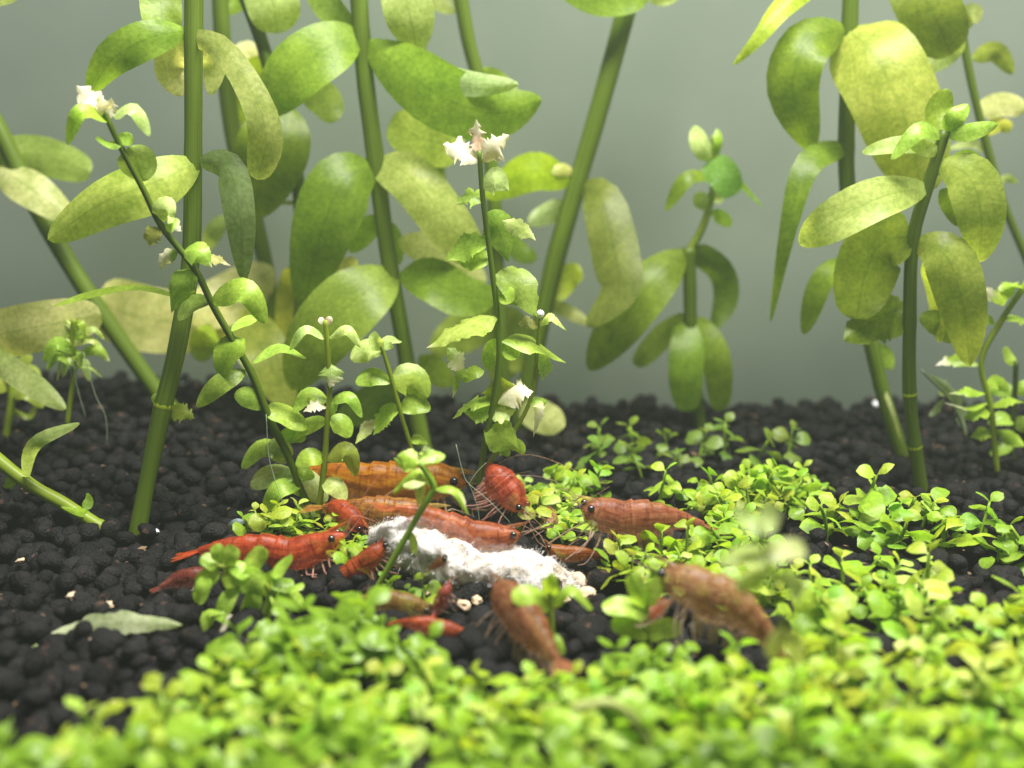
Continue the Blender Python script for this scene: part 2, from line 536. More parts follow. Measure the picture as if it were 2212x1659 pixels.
# carpet zones: where the low plants root, outlined on the ground as seen from the camera: (polygon, spacing cm, size, zone)
ZONES = [
    ([(-150, 1710), (30, 1690), (200, 1640), (350, 1580), (450, 1520), (530, 1450), (630, 1395), (780, 1425), (880, 1475), (960, 1505), (1180, 1530),
      (1330, 1510), (1430, 1495), (1600, 1490), (1700, 1540), (1850, 1560), (2020, 1560), (2120, 1540), (2300, 1530), (2300, 2200), (-150, 2200)], 0.255, 0.80, "front"),
    ([(1130, 1085), (1230, 1070), (1330, 1105), (1480, 1105), (1600, 1080), (1700, 1065), (1775, 1085), (1740, 1130), (1620, 1140), (1600, 1180), (1690, 1230),
      (1710, 1320), (1650, 1350), (1560, 1320), (1430, 1300), (1330, 1280), (1270, 1250), (1200, 1180), (1130, 1130)], 0.26, 0.76, "middle"),
    ([(1800, 1125), (1900, 1130), (2040, 1160), (2160, 1180), (2230, 1200), (2230, 1232), (2100, 1222), (1960, 1215), (1850, 1190), (1780, 1160)], 0.40, 0.92, "right"),
    ([(1700, 1310), (1850, 1262), (1970, 1280), (2060, 1360), (2110, 1420), (2230, 1440), (2230, 1530), (2020, 1560), (1930, 1470), (1860, 1500), (1840, 1580), (1700, 1570), (1700, 1420)], 0.36, 0.86, "gap"),
    ([(2110, 1350), (2230, 1340), (2230, 1430), (2150, 1410)], 0.38, 0.95, "gap"),
    ([(1230, 1000), (1420, 985), (1640, 990), (1740, 985), (1730, 1005), (1630, 1015), (1400, 1035), (1240, 1035)], 0.55, 0.9, "back"),
    ([(730, 1200), (830, 1190), (840, 1235), (750, 1250)], 0.22, 0.55, "food"),
    ([(540, 1480), (630, 1420), (760, 1425), (790, 1470), (640, 1510)], 0.27, 1.15, "front"),
    ([(850, 1285), (930, 1290), (920, 1320), (840, 1310)], 0.24, 0.55, "food"),
    ([(540, 1150), (720, 1150), (720, 1178), (540, 1180)], 0.24, 0.66, "left"),
]
HOLES = [[(880, 1640), (1000, 1640), (1000, 1780), (880, 1780)], [(520, 1740), (640, 1740), (620, 1850), (500, 1850)],
         [(1960, 1740), (2120, 1740), (2120, 1860), (1960, 1860)], [(1240, 1790), (1420, 1780), (1400, 1890), (1250, 1890)], [(1730, 1800), (1850, 1800), (1850, 1900), (1720, 1900)],
         [(1225, 1098), (1420, 1105), (1550, 1120), (1550, 1165), (1470, 1235), (1250, 1215)], [(1400, 1290), (1560, 1330), (1720, 1400), (1700, 1500), (1400, 1480), (1240, 1430), (1240, 1330)],
         [(1150, 1190), (1330, 1205), (1330, 1262), (1150, 1250)], [(960, 1440), (1220, 1440), (1230, 1540), (960, 1530)]]

# ---- soil pellets
def pellet_mesh(sub, k):
    b = bmesh.new()
    bmesh.ops.create_icosphere(b, subdivisions=sub, radius=1.0)
    sx, sy, sz = 1.0 + 0.18 * math.sin(k * 2.1), 1.0 + 0.15 * math.cos(k * 1.3), 0.82 + 0.1 * math.sin(k)
    for v in b.verts:
        n = v.co.normalized()
        d = 1 + 0.20 * noise.noise(n * 1.3 + Vector((k * 5.1, 0, 0))) + 0.07 * noise.noise(n * 3.4 + Vector((0, k * 3.3, 0)))
        v.co = Vector((n.x * sx, n.y * sy, n.z * sz)) * d
    m_ = bpy.data.meshes.new("pellet")
    b.to_mesh(m_); b.free()
    m_.polygons.foreach_set("use_smooth", [True] * len(m_.polygons))
    m_.materials.append(M_soil)
    return m_
PM = [pellet_mesh(3, k) for k in range(9)]
PL = [pellet_mesh(2, k) for k in range(9)]
cand = []
sp = 0.225
yy = 5.6
row = 0
while yy < BACK_Y - 0.12:
    xx = -(yy * 0.52 + 1.6) + (sp / 2 if row % 2 else 0)
    while xx < yy * 0.52 + 1.6:
        for layer in (0, 1):
            if layer == 1 and rnd.random() < 0.62: continue
            x = xx + rnd.uniform(-0.12, 0.12); y = min(yy + rnd.uniform(-0.12, 0.12), BACK_Y - 0.15)
            r = rnd.choice((0.105, 0.12, 0.13, 0.14, 0.155)) * rnd.uniform(0.9, 1.12)
            if layer == 1: r *= 0.92
            cand.append((Vector((x, y, gh(x, y) + (-0.10 + rnd.uniform(-0.04, 0.05) if layer == 0 else 0.07 + rnd.uniform(-0.04, 0.05)))), r, layer))
        xx += sp
    yy += sp * 0.87
    row += 1
big_hand = [(1270, 1385, 0.2), (1340, 1395, 0.2), (1030, 1400, 0.2), (1080, 1420, 0.22), (2150, 1440, 0.22), (2060, 1460, 0.22), (1990, 1650, 0.22), (2060, 1380, 0.2), (1890, 1420, 0.2), (1900, 1500, 0.2), (930, 1600, 0.24), (990, 1640, 0.22)]
for px, py, r in big_hand:
    p = ground(px, py); cand.append((p + Vector((0, 0, 0.08)), r, 2))
scored = []
for i, (p, r, layer) in enumerate(cand):
    u, v, z = project(p)
    vis = -40 < u < PW + 40 and v < PH + 30
    cov = any(inpoly(u, v, zp[0]) for zp in ZONES[:4])
    s = r / z * (1.0 if layer else 0.86)
    scored.append((s if vis and not cov else -1, i))
scored.sort(reverse=True)
single = set(i for s, i in scored[:290] if s > 0)
for i in sorted(single):
    p, r, layer = cand[i]
    o = link("pellet", PM[i % 9], None, substrate)
    o.location = p
    o.rotation_euler = (rnd.uniform(-0.5, 0.5), rnd.uniform(-0.5, 0.5), rnd.uniform(0, 6.28))
    o.scale = (r, r, r)
vs, fs, nvt = [], [], 0
for i, (p, r, layer) in enumerate(cand):
    if i in single: continue
    pm = PL[i % 9]
    co = np.empty(len(pm.vertices) * 3, dtype=np.float32); pm.vertices.foreach_get("co", co); co = co.reshape(-1, 3)
    fa = np.array([tuple(q.vertices) for q in pm.polygons], dtype=np.int32)
    Rm = np.array(Matrix.Rotation(rnd.uniform(0, 6.28), 3, 'Z') @ Matrix.Rotation(rnd.uniform(-0.6, 0.6), 3, 'X'))
    vs.append(co @ Rm.T * r + np.array(p)); fs.append(fa + nvt); nvt += len(co)
def np_mesh(name, V, FA, uv=None):
    m_ = bpy.data.meshes.new(name)
    k = FA.shape[1]
    m_.vertices.add(len(V)); m_.vertices.foreach_set("co", V.astype(np.float32).ravel())
    m_.loops.add(FA.size); m_.loops.foreach_set("vertex_index", FA.astype(np.int32).ravel())
    m_.polygons.add(len(FA)); m_.polygons.foreach_set("loop_start", np.arange(0, FA.size, k, dtype=np.int32))
    m_.polygons.foreach_set("loop_total", np.full(len(FA), k, dtype=np.int32))
    if uv is not None:
        ul = m_.uv_layers.new(name="UVMap"); ul.data.foreach_set("uv", uv.astype(np.float32)[FA.ravel()].ravel())
    m_.polygons.foreach_set("use_smooth", np.ones(len(FA), dtype=bool))
    m_.update(calc_edges=True); m_.validate()
    return m_
o = link("soil_pellets", np_mesh("soil_pellets", np.concatenate(vs), np.concatenate(fs)), M_soil, substrate)
tag(o, kind="stuff")

mv, mf = [], []
for _ in range(520):
    p = cand[rnd.randrange(len(cand))]
    if p[2] == 2: continue
    q0 = p[0] + Vector((rnd.uniform(-.1, .1), rnd.uniform(-.1, .1), p[1] * rnd.uniform(0.55, 0.95)))
    a_ = rnd.uniform(0, 6.28); ln = rnd.uniform(0.015, 0.06); wd = ln * rnd.uniform(0.25, 0.8)
    d1 = Vector((math.cos(a_), math.sin(a_), rnd.uniform(-.3, .3))) * ln; d2 = Vector((-math.sin(a_), math.cos(a_), rnd.uniform(-.4, .4))) * wd
    th_ = Vector((0, 0, 0.012)); i0 = len(mv)
    mv += [q0 - d1, q0 + d2, q0 + d1 * 1.2, q0 - d2 * 0.8, q0 + th_]
    mf += [(i0, i0 + 1, i0 + 4), (i0 + 1, i0 + 2, i0 + 4), (i0 + 2, i0 + 3, i0 + 4), (i0 + 3, i0, i0 + 4), (i0 + 3, i0 + 2, i0 + 1, i0)]
M_mulm = plain("mulm", (0.13, 0.085, 0.05), 0.8, 0.1, bumpscale=9.0)
o = link("mulm", mesh_from("mulm", mv, mf, smooth=False), M_mulm)
tag(o, "fine brown plant debris strewn over the dark gravel", "debris", kind="stuff")

# ------------------------------------------------------------------ colours of the plants
DK = (0.205, 0.310, 0.022)
MD = (0.290, 0.425, 0.036)
PA = (0.470, 0.570, 0.160)
YE = (0.660, 0.690, 0.260)
BR = (0.350, 0.520, 0.045)
SM = (0.380, 0.570, 0.070)
SP = (0.540, 0.670, 0.220)
BL = (0.230, 0.330, 0.100)
WH = (0.700, 0.610, 0.500)
STM = (0.098, 0.162, 0.010)
STB = (0.230, 0.320, 0.022)

class Plant:
    def __init__(self, name, label, stem, rpx, Y=None, lean=0.0, cat="plant", group=None, col=STM, small=False, nodes=(), rtop=None, grow=True):
        bx, by = stem[-1][:2]
        self.small = small
        if Y is None:
            g = ground(bx, by); Y = g.y
        self.Y, self.lean = Y, lean
        self.base = at(bx, by, Y)
        self.by = by
        self.name = name
        self.root = thing(name, label, cat, self.base, group)
        P = [self.pt(*s) for s in stem]
        if grow:                                      # root end goes a little into the soil
            P.append(P[-1] + (P[-1] - P[-2]).normalized() * 0.25)
        n = max(14, len(P) * 6)
        ts = [i / (n - 1) for i in range(n)]
        C = crom(P, ts)
        r0 = pxcm(rpx if rtop is None else rtop, Y) * 0.93; r1 = pxcm(rpx, Y) * 0.93
        rad = [r0 + (r1 - r0) * min(1, t * 1.5) for t in ts]
        rad = [r * (1 + 0.12 * noise.noise(Vector((t * 7, bx * 0.01, 0)))) for r, t in zip(rad, ts)]
        for nx_, ny_ in nodes:
            q = self.pt(nx_, ny_)
            k = min(range(n), key=lambda i: (C[i] - q).length)
            rad[k] *= 1.06
        V, FC, UV = tube_data([c - self.base for c in C], rad, 10)
        link("stem", mesh_from("stem", V, FC, UV), M_stem, self.root, col + (1,))
        self.k = 0
        for nx_, ny_ in [q for q in nodes if q in ((352, 880), (1965, 850), (1976, 960))]:
            q = self.pt(nx_, ny_)
            k = min(range(1, n - 1), key=lambda i: (C[i] - q).length)
            t_ = (C[k + 1] - C[k - 1]).normalized()
            rv, rf, ru = tube_data([C[k] + t_ * (rad[k] * z_) - self.base for z_ in (-0.42, -0.2, 0.0, 0.2, 0.42)], [rad[k - 1] * z_ for z_ in (0.98, 1.06, 1.1, 1.06, 0.98)], 12)
            link("node_ring", mesh_from("node_ring", rv, rf, ru), M_stem, self.root, (col[0] * (2.6 if (nx_, ny_) in ((352, 880), (1965, 850), (1976, 960)) else 1.3), col[1] * (2.1 if (nx_, ny_) in ((352, 880), (1965, 850), (1976, 960)) else 1.2), col[2] * 1.6, 1))

    def pt(self, px, py, dy=0.0):
        return at(px, py, self.Y + dy + self.lean * (self.by - py) / 1000.0)

    def leaf(self, pts, w, col=MD, roll=None, cup=None, shape='ov', ragged=0.0, dz=None, pale=0.0, wave=0.085, bow=1.0, up=None, name="leaf", mat=None):
        self.k += 1
        rr = random.Random(int(pts[0][0] * 13 + pts[-1][1] * 7 + self.k))
        L = sum(math.hypot(pts[i + 1][0] - pts[i][0], pts[i + 1][1] - pts[i][1]) for i in range(len(pts) - 1))
        Lc = pxcm(L, self.Y)
        if dz is None: dz = rr.uniform(-0.35, 0.35) * Lc
        if cup is None: cup = rr.choice((0.16, 0.10, -0.12, 0.2)) if not self.small else rr.choice((0.3, 0.2, -0.25, 0.1))
        n = len(pts)
        P = [self.pt(p[0], p[1], (p[2] if len(p) > 2 else 0) + dz * (i / (n - 1)) ** 1.2) for i, p in enumerate(pts)]
        for i in range(1, n - 1):                      # leaves leave the stem outwards, then bow over
            P[i] = CAM + (P[i] - CAM) * (1 + (0.16 if dz > 0 else -0.20) * Lc * math.sin(math.pi * i / (n - 1)) * bow / P[i].y)
        if self.small and n == 3 and w > 0.45 * L:     # short broad leaves stay nearly straight
            P[1] = P[1] * 0.5 + (P[0] + P[2]) * 0.25
        C = crom(P, USR if ragged else US)
        w *= 0.86
        if roll is None:
            a = rr.uniform(-24, 24); roll = (a, a + rr.uniform(-38, 38))
        elif not isinstance(roll, tuple): roll = (roll, roll)
        V, FC, UV = leaf_data(C, pxcm(w, self.Y), roll, cup, shape, ragged, wave, 6, self.k + rr.random(), uproll=(38 if self.small else 12) if up is None else up)
        V = [v - self.base for v in V]
        j = rr.uniform(0.88, 1.13)
        if not self.small and col[1] < 0.55: col = (min(col[0], 0.80 * col[1]) * 0.97, col[1], col[2])
        c = (col[0] * j * rr.uniform(0.95, 1.06), col[1] * j, col[2] * j * rr.uniform(0.9, 1.15), 1 - pale)
        o = link(name, mesh_from("leaf", V, FC, UV), mat or (M_small if self.small else M_leaf), self.root, c)
        if pale > 0.45: o["label"] = "bleached, eaten leaf"
        return o

# ------------------------------------------------------------------ tall background plants
a = Plant("stem_plant", "tall stem plant with thick upright stem and paired drooping leaves, left of the shrimps", [(419, -80), (418, 100), (417, 350), (412, 560), (385, 740), (352, 880), (322, 1020), (297, 1150)], 21, nodes=[(417, 70), (417, 350), (352, 880)], lean=0.8)
a.leaf([(352, 66), (346, -20), (340, -170)], 104, MD, 5, shape='ob', dz=0.1)
a.leaf([(405, 66), (330, 80), (245, 125), (192, 205)], 92, MD, (10, -30), dz=-0.3)
a.leaf([(405, 78), (480, 105), (550, 210), (575, 300), (556, 388)], 84, PA, (10, -15), shape='ha', dz=-0.2)
a.leaf([(415, 80), (365, 140), (392, 208)], 74, YE, 0, dz=0.3)
a.leaf([(425, 80), (462, 130), (455, 205)], 60, YE, 0, dz=0.4)
a.leaf([(432, 348), (340, 392), (225, 437), (104, 518)], 132, (0.452, 0.550, 0.103), (0, 12), dz=-0.5)
a.leaf([(425, 350), (492, 362), (518, 470), (528, 608)], 82, BL, (25, -10), dz=-0.2)
a.leaf([(400, 645), (300, 622), (200, 637), (117, 661)], 30, BR, 40, dz=0.3)
a.leaf([(356, 884), (395, 893), (420, 904)], 48, (0.348, 0.357, 0.034), 0, ragged=0.5, dz=0.1)
a.leaf([(345, 878), (338, 860), (342, 850)], 26, BR, 0, dz=0.0)

b = Plant("stem_plant", "slanting stem plant at the left edge, running down behind the upright stem", [(-80, 150), (0, 285), (75, 440), (150, 570), (225, 685), (350, 860), (400, 915)], 20, lean=0.3)
b.leaf([(-20, 345), (80, 335), (196, 372)], 95, (0.418, 0.536, 0.092), 10, shape='ob')
b.leaf([(-10, 360), (70, 410), (165, 478)], 92, YE, -10)
b.leaf([(210, 650), (320, 690), (490, 700)], 165, YE, 10, dz=0.4, shape='ob')
b.leaf([(400, 690), (500, 640), (590, 580)], 135, YE, 0, dz=0.5)
b.leaf([(455, 700), (440, 740), (430, 780)], 70, (0.30, 0.40, 0.06), 0, dz=0.5)

b2 = Plant("stem_plant", "pale large leaved plant cut off by the left edge, low beside the gravel", [(-70, 560), (-60, 760), (-40, 900)], 16, Y=15.5)
b2.leaf([(-60, 735), (60, 710), (219, 680)], 118, YE, (0, 25), dz=-0.3, shape='ob')
b2.leaf([(-60, 740), (40, 810), (142, 884)], 62, PA, (20, 0), dz=-0.8)
b2.leaf([(-60, 10), (-10, 0), (40, -6)], 30, PA, 0)

c = Plant("stem_plant", "tall stem plant with thick stem and big twisted leaves behind the orange shrimp", [(770, -80), (785, 130), (800, 260), (812, 350), (838, 550), (868, 720), (890, 850), (918, 985)], 20, nodes=[(785, 78), (812, 350), (845, 590)], lean=0.5)
c.leaf([(778, 72), (705, 105), (630, 165), (575, 250)], 140, MD, (10, -5), dz=-0.4)
c.leaf([(790, 85), (870, 150), (965, 215), (1070, 245), (1170, 216)], 150, MD, (-10, 14), dz=-0.4, cup=0.14, wave=0.10, up=0)
c.leaf([(885, 118), (940, 160), (1020, 182), (1120, 182)], 62, (0.60, 0.72, 0.30), 0, dz=-0.9, up=0)
c.leaf([(850, -120), (882, 20), (902, 114)], 118, PA, 5, dz=-0.2)
c.leaf([(1000, 320), (915, 300), (843, 262)], 118, (0.522, 0.655, 0.115), -10, dz=0.4, shape='ob')
c.leaf([(808, 352), (740, 395), (695, 500), (655, 664)], 162, DK, (8, -8), dz=-0.3)
c.leaf([(822, 345), (890, 385), (965, 480), (1032, 568)], 118, PA, (-5, 10), dz=-0.3, shape='ob')
c.leaf([(858, 588), (775, 640), (690, 730), (630, 842)], 162, (0.330, 0.447, 0.046), (5, -10), dz=-0.4)
c.leaf([(862, 592), (930, 605), (1000, 640), (1078, 640)], 112, DK, (-10, 15), dz=-0.2)
c.leaf([(860, 520), (960, 550), (1050, 612)], 92, YE, 5, dz=0.5)
c.leaf([(868, 845), (800, 870), (728, 912)], 96, DK, 0, dz=0.3)
c.leaf([(800, 90), (815, 120), (840, 160)], 56, PA, 0, dz=0.4)
c.leaf([(835, 480), (850, 520), (862, 572)], 48, MD, 0, dz=0.3)
c.leaf([(820, 470), (790, 500), (755, 545)], 58, MD, 0, dz=0.35)
c.leaf([(770, 560), (740, 590), (700, 640)], 50, YE, 0, dz=0.7)
c.leaf([(905, 770), (940, 800), (980, 830)], 70, (0.348, 0.447, 0.046), 0, dz=0.6)

d = Plant("stem_plant", "thin stem plant behind the twisted leaves, crossing a big hanging leaf", [(500, -80), (560, 75), (605, 230), (640, 370), (652, 520), (648, 700), (640, 900)], 16, Y=17.2, nodes=[(605, 235)])
d.leaf([(560, -80), (588, 0), (600, 72)], 122, PA, 0, dz=-0.2, shape='ob')
d.leaf([(655, -70), (705, 10), (770, 78)], 66, (0.295, 0.417, 0.057), 15, dz=-0.3)
d.leaf([(645, 180), (700, 215), (722, 264)], 84, (0.383, 0.492, 0.069), 0, dz=0.1)
d.leaf([(630, 230), (585, 330), (542, 470)], 168, (0.227, 0.327, 0.023), (0, 12), dz=-0.1)
d.leaf([(652, 440), (620, 438), (575, 440)], 14, PA, 30, dz=0.1)
d.leaf([(640, 580), (625, 640), (618, 750)], 66, (0.592, 0.595, 0.069), 0, dz=0.2, shape='ob')
d.leaf([(690, 640), (665, 690), (640, 750)], 80, (0.522, 0.595, 0.081), 0, dz=0.2)

d2 = Plant("stem_plant", "dim back stem with yellow leaves between the two thick left stems", [(472, -80), (483, 120), (505, 300), (552, 480), (585, 640), (602, 870)], 18, Y=17.8, nodes=[(552, 470)])
d2.leaf([(480, 30), (520, 0), (560, -30)], 40, MD, 0)
d2.leaf([(560, 120), (540, 190), (498, 275)], 84, (0.383, 0.417, 0.023), 0, dz=0.2)
d2.leaf([(500, 140), (540, 115), (572, 150)], 60, YE, 0, dz=0.3)
d2.leaf([(492, 685), (560, 745), (628, 885)], 122, (0.504, 0.566, 0.092), (0, 10), dz=-1.5)
d2.leaf([(440, 545), (462, 500), (488, 466)], 44, PA, 0, dz=-0.3)

e = Plant("stem_plant", "narrow leaning back stem between the twisted leaf and the pale bleached tip", [(984, -80), (1010, 80), (1035, 180), (1058, 330), (1070, 480), (1080, 700), (1092, 920)], 16, Y=18.0)
e.leaf([(900, -60), (940, -10), (985, 26)], 56, PA, 0)
e.leaf([(905, 60), (912, 90), (905, 128)], 24, MD, 0)
e.leaf([(1040, 150), (1080, 180), (1120, 215)], 50, MD, 0)
e.leaf([(1070, 480), (1120, 540), (1160, 560)], 50, MD, 0)
e.leaf([(955, 330), (950, 370), (960, 410)], 26, DK, 0)
e.leaf([(1085, 640), (1020, 700), (930, 760)], 120, (0.348, 0.447, 0.057), 0, dz=0.4)
e.leaf([(1085, 660), (1100, 740), (1070, 830)], 110, (0.348, 0.447, 0.057), 0, dz=0.4)

f = Plant("stem_plant", "thick bare leaning stem right of the bleached tips, with a leaf cap on top", [(1372, -60), (1345, 50), (1290, 250), (1240, 420), (1200, 560), (1170, 690), (1140, 830), (1122, 925)], 22, nodes=[(1242, 410)], lean=0.3)
f.leaf([(1205, -50), (1300, -5), (1400, -12)], 82, MD, 5, shape='ob', dz=-0.3)
f.leaf([(1400, 0), (1435, 2), (1470, -8)], 22, PA, 10, dz=-0.2)
f.leaf([(1238, 392), (1150, 370), (1046, 424)], 92, (0.418, 0.566, 0.017), (0, 15), dz=-0.3)
f.leaf([(1240, 372), (1215, 366), (1190, 372)], 30, YE, 0, dz=-0.3)
f.leaf([(1255, 400), (1300, 430), (1330, 560), (1335, 630), (1268, 705)], 112, (0.200, 0.235, 0.036), (0, 20), dz=-1.3, shape='ov', wave=0.1)
f.leaf([(1225, 440), (1185, 460), (1140, 482)], 56, (0.504, 0.634, 0.250), 0, dz=0.2)
f.leaf([(1195, 645), (1225, 600), (1258, 588)], 62, (0.452, 0.566, 0.034), 0, dz=0.1, shape='ob')
f.leaf([(1180, 655), (1225, 672), (1280, 702)], 36, YE, 0, dz=0.2)
f.leaf([(1165, 700), (1140, 760), (1100, 800)], 70, (0.348, 0.447, 0.057), 0, dz=0.3)
f.leaf([(1125, 868), (1165, 895), (1218, 924)], 82, YE, 0, dz=-1.6, pale=0.1)

g = Plant("stem_plant", "short stem plant rooted at the back with a young shoot and hanging leaf skirt", [(1488, 535), (1490, 620), (1492, 700), (1500, 800), (1514, 925)], 15, nodes=[(1490, 545), (1490, 695)])
V, FC, UV = tube_data([q - g.base for q in crom([g.pt(1488, 545), g.pt(1518, 490), g.pt(1538, 420), g.pt(1545, 345), g.pt(1540, 292)], [i / 19 for i in range(20)])], [pxcm(9 - 4 * i / 19, g.Y) for i in range(20)], 8)
link("shoot", mesh_from("shoot", V, FC, UV), M_stem, g.root, STB + (1,))
g.leaf([(1480, 540), (1412, 605), (1340, 700), (1272, 800)], 122, (0.209, 0.298, 0.023), (5, -5), dz=-0.3)
g.leaf([(1500, 540), (1555, 585), (1566, 640), (1540, 712)], 68, (0.148, 0.245, 0.023), (10, 40), dz=0.1, shape='ob')
g.leaf([(1485, 690), (1432, 725), (1372, 790)], 60, (0.348, 0.417, 0.046), 0, dz=0.1, shape='ob')
g.leaf([(1490, 692), (1482, 790), (1484, 890)], 86, MD, 0, dz=-0.35, shape='ob')
g.leaf([(1498, 692), (1545, 770), (1556, 888)], 72, MD, (20, 0), dz=-0.2, shape='ob')
g.leaf([(1542, 345), (1515, 315), (1500, 272)], 50, SP, 10, dz=-0.1, mat=M_small)
g.leaf([(1542, 345), (1552, 310), (1550, 278)], 26, BR, 30, dz=0.0, mat=M_small)
g.leaf([(1528, 352), (1562, 378), (1582, 424)], 74, (0.227, 0.447, 0.081), 0, dz=-0.3, shape='ob')
g.leaf([(1540, 382), (1485, 388), (1437, 455)], 40, DK, 20, dz=-0.2)
g.leaf([(1580, 378), (1610, 408), (1648, 448)], 16, BR, 0, shape='la')
g.leaf([(1532, 452), (1515, 432), (1502, 418)], 40, SP, 0, mat=M_small)
g.leaf([(1535, 458), (1558, 470), (1580, 488)], 34, BR, 0, dz=0.1)
g.leaf([(1545, 440), (1552, 428), (1550, 410)], 24, SP, 0, mat=M_small)

h = Plant("stem_plant", "tall right hand stem plant with broad hood like leaf and long narrow hanging leaves", [(1840, -80), (1831, 200), (1829, 380), (1850, 560), (1882, 740), (1910, 860), (1948, 985)], 17, nodes=[(1833, 62), (1829, 315), (1910, 835)], lean=0.4)
h.leaf([(1800, -70), (1695, 10), (1640, 80), (1584, 140)], 56, (0.522, 0.625, 0.057), (0, 20), shape='la', dz=-0.4)
h.leaf([(1832, 62), (1745, 90), (1712, 190), (1752, 330)], 132, DK, (0, 30), dz=-0.2)
h.leaf([(1828, 62), (1895, 130), (1955, 260), (1995, 420)], 200, (0.470, 0.566, 0.092), (-10, 5), dz=-0.6, shape='ob', cup=0.35)
h.leaf([(1828, 312), (1745, 355), (1702, 490), (1664, 695)], 66, (0.192, 0.298, 0.023), (0, 30), dz=-0.4, shape='la')
h.leaf([(1955, -80), (2010, 20), (2055, 118)], 140, (0.227, 0.283, 0.023), 0, dz=-0.2, shape='ob')
h.leaf([(2085, 80), (2035, 120), (1985, 158)], 60, PA, 0, dz=0.2)
h.leaf([(1845, 560), (1782, 600), (1735, 722)], 66, (0.227, 0.327, 0.023), 20, dz=-0.1)
h.leaf([(1905, 835), (1928, 890), (1947, 955)], 13, YE, 30, dz=-0.3, shape='la')
h.leaf([(1880, 750), (1910, 765), (1925, 800)], 40, BR, 0, dz=0.1)

i_ = Plant("stem_plant", "sharp right hand stem plant with pale ringed base, in front of the hood leaf", [(2042, 282), (2008, 390), (1972, 520), (1965, 700), (1965, 850), (1976, 960), (1990, 1055)], 16, nodes=[(2015, 375), (1970, 515), (1965, 690), (1965, 850), (1976, 960)], rtop=12, lean=-0.3)
i_.leaf([(2008, 405), (1905, 425), (1800, 478), (1727, 528)], 104, PA, (5, -10), dz=-0.3)
i_.leaf([(2030, 345), (2095, 385), (2120, 470), (2116, 566)], 116, (0.452, 0.550, 0.092), (-5, 10), dz=-0.3)
i_.leaf([(1968, 508), (1900, 530), (1868, 600), (1850, 690)], 152, (0.209, 0.283, 0.017), (0, 10), dz=0.1, shape='ob')
i_.leaf([(1965, 690), (1900, 690), (1822, 735)], 110, (0.227, 0.312, 0.023), 0, dz=0.1, shape='ob', ragged=0.25)
i_.leaf([(1976, 520), (2045, 555), (2080, 660), (2096, 790)], 120, (0.383, 0.447, 0.069), (15, -10), dz=-0.2)
i_.leaf([(2000, 560), (2020, 640), (2030, 740)], 60, (0.418, 0.492, 0.069), 40, dz=0.2)
i_.leaf([(1985, 690), (2030, 700), (2060, 740)], 60, (0.260, 0.357, 0.034), 0, dz=0.3)
i_.leaf([(2040, 290), (2062, 255), (2092, 225)], 46, BR, 0, dz=-0.1, mat=M_small)
i_.leaf([(2042, 292), (2095, 285), (2155, 268)], 40, (0.348, 0.536, 0.069), 10, dz=-0.2, mat=M_small)
i_.leaf([(2036, 296), (1985, 282), (1925, 345)], 42, (0.313, 0.492, 0.069), 20, dz=-0.3, mat=M_small)
i_.leaf([(2040, 288), (2028, 240), (2048, 192)], 62, MD, 0, dz=0.2)
i_.leaf([(2035, 318), (1950, 312), (1862, 330)], 46, PA, 10, dz=0.1)
i_.leaf([(2034, 330), (2000, 320), (1965, 310)], 38, PA, 0, dz=-0.2)
i_.leaf([(2030, 410), (2060, 445), (2080, 490)], 56, DK, 0, dz=0.3)
i_.leaf([(2020, 380), (2080, 335), (2120, 340)], 24, DK, 0, dz=0.3)

j_ = Plant("stem_plant", "very thin bare stem with tiny round leaves at the right edge", [(2072, 40), (2108, 220), (2165, 430), (2240, 620), (2300, 860), (2330, 940)], 9, Y=17.5)
j_.leaf([(2075, 60), (2095, 30), (2122, 36)], 44, PA, 0, shape='ob')
j_.leaf([(2100, 128), (2150, 112), (2188, 160)], 46, (0.418, 0.447, 0.046), 10)
j_.leaf([(2120, 240), (2165, 225), (2215, 235)], 56, YE, 0, shape='ob', pale=0.2)
j_.leaf([(2130, 285), (2160, 268), (2185, 280)], 34, (0.522, 0.566, 0.057), 0, shape='ob')
j_.leaf([(2130, 330), (2100, 310), (2050, 322)], 26, PA, 20)
j_.leaf([(2150, 400), (2175, 385), (2200, 395)], 20, PA, 20)

k1 = Plant("stem_plant", "ragged small plant with bleached leaf bits at the right edge above the gravel", [(2225, 600), (2165, 690), (2120, 780), (2140, 880), (2150, 985)], 7, Y=15.4, small=True, col=STB)
for q in ([(2200, 610), (2160, 640), (2115, 620)], 34, 0.4), ([(2210, 620), (2180, 610), (2140, 640)], 40, 0.35), ([(2120, 790), (2060, 780), (2020, 790)], 26, 0.4), ([(2130, 850), (2090, 845), (2050, 850)], 30, 0.3), ([(2135, 870), (2090, 880), (2040, 870)], 26, 0.4), \
         ([(2140, 880), (2180, 850), (2212, 870)], 42, 0.1), ([(2140, 890), (2110, 890), (2080, 905)], 36, 0.2), ([(2150, 930), (2190, 950), (2215, 965)], 32, 0.0), ([(2150, 940), (2120, 935), (2095, 945)], 30, 0.1), ([(2130, 830), (2160, 815), (2180, 850)], 36, 0.0), ([(2160, 690), (2200, 680), (2220, 700)], 36, 0.3), ([(2150, 700), (2120, 690), (2090, 720)], 26, 0.5):
    k1.leaf(q[0], q[1], BR, pale=q[2], ragged=0.4 if q[2] else 0.1)
k2 = Plant("stem_plant", "small upright sprig with dark stem at the right edge beside the ragged plant", [(2195, 780), (2192, 860), (2185, 960), (2190, 1000)], 6, Y=15.9, small=True, col=(0.05, 0.08, 0.012))
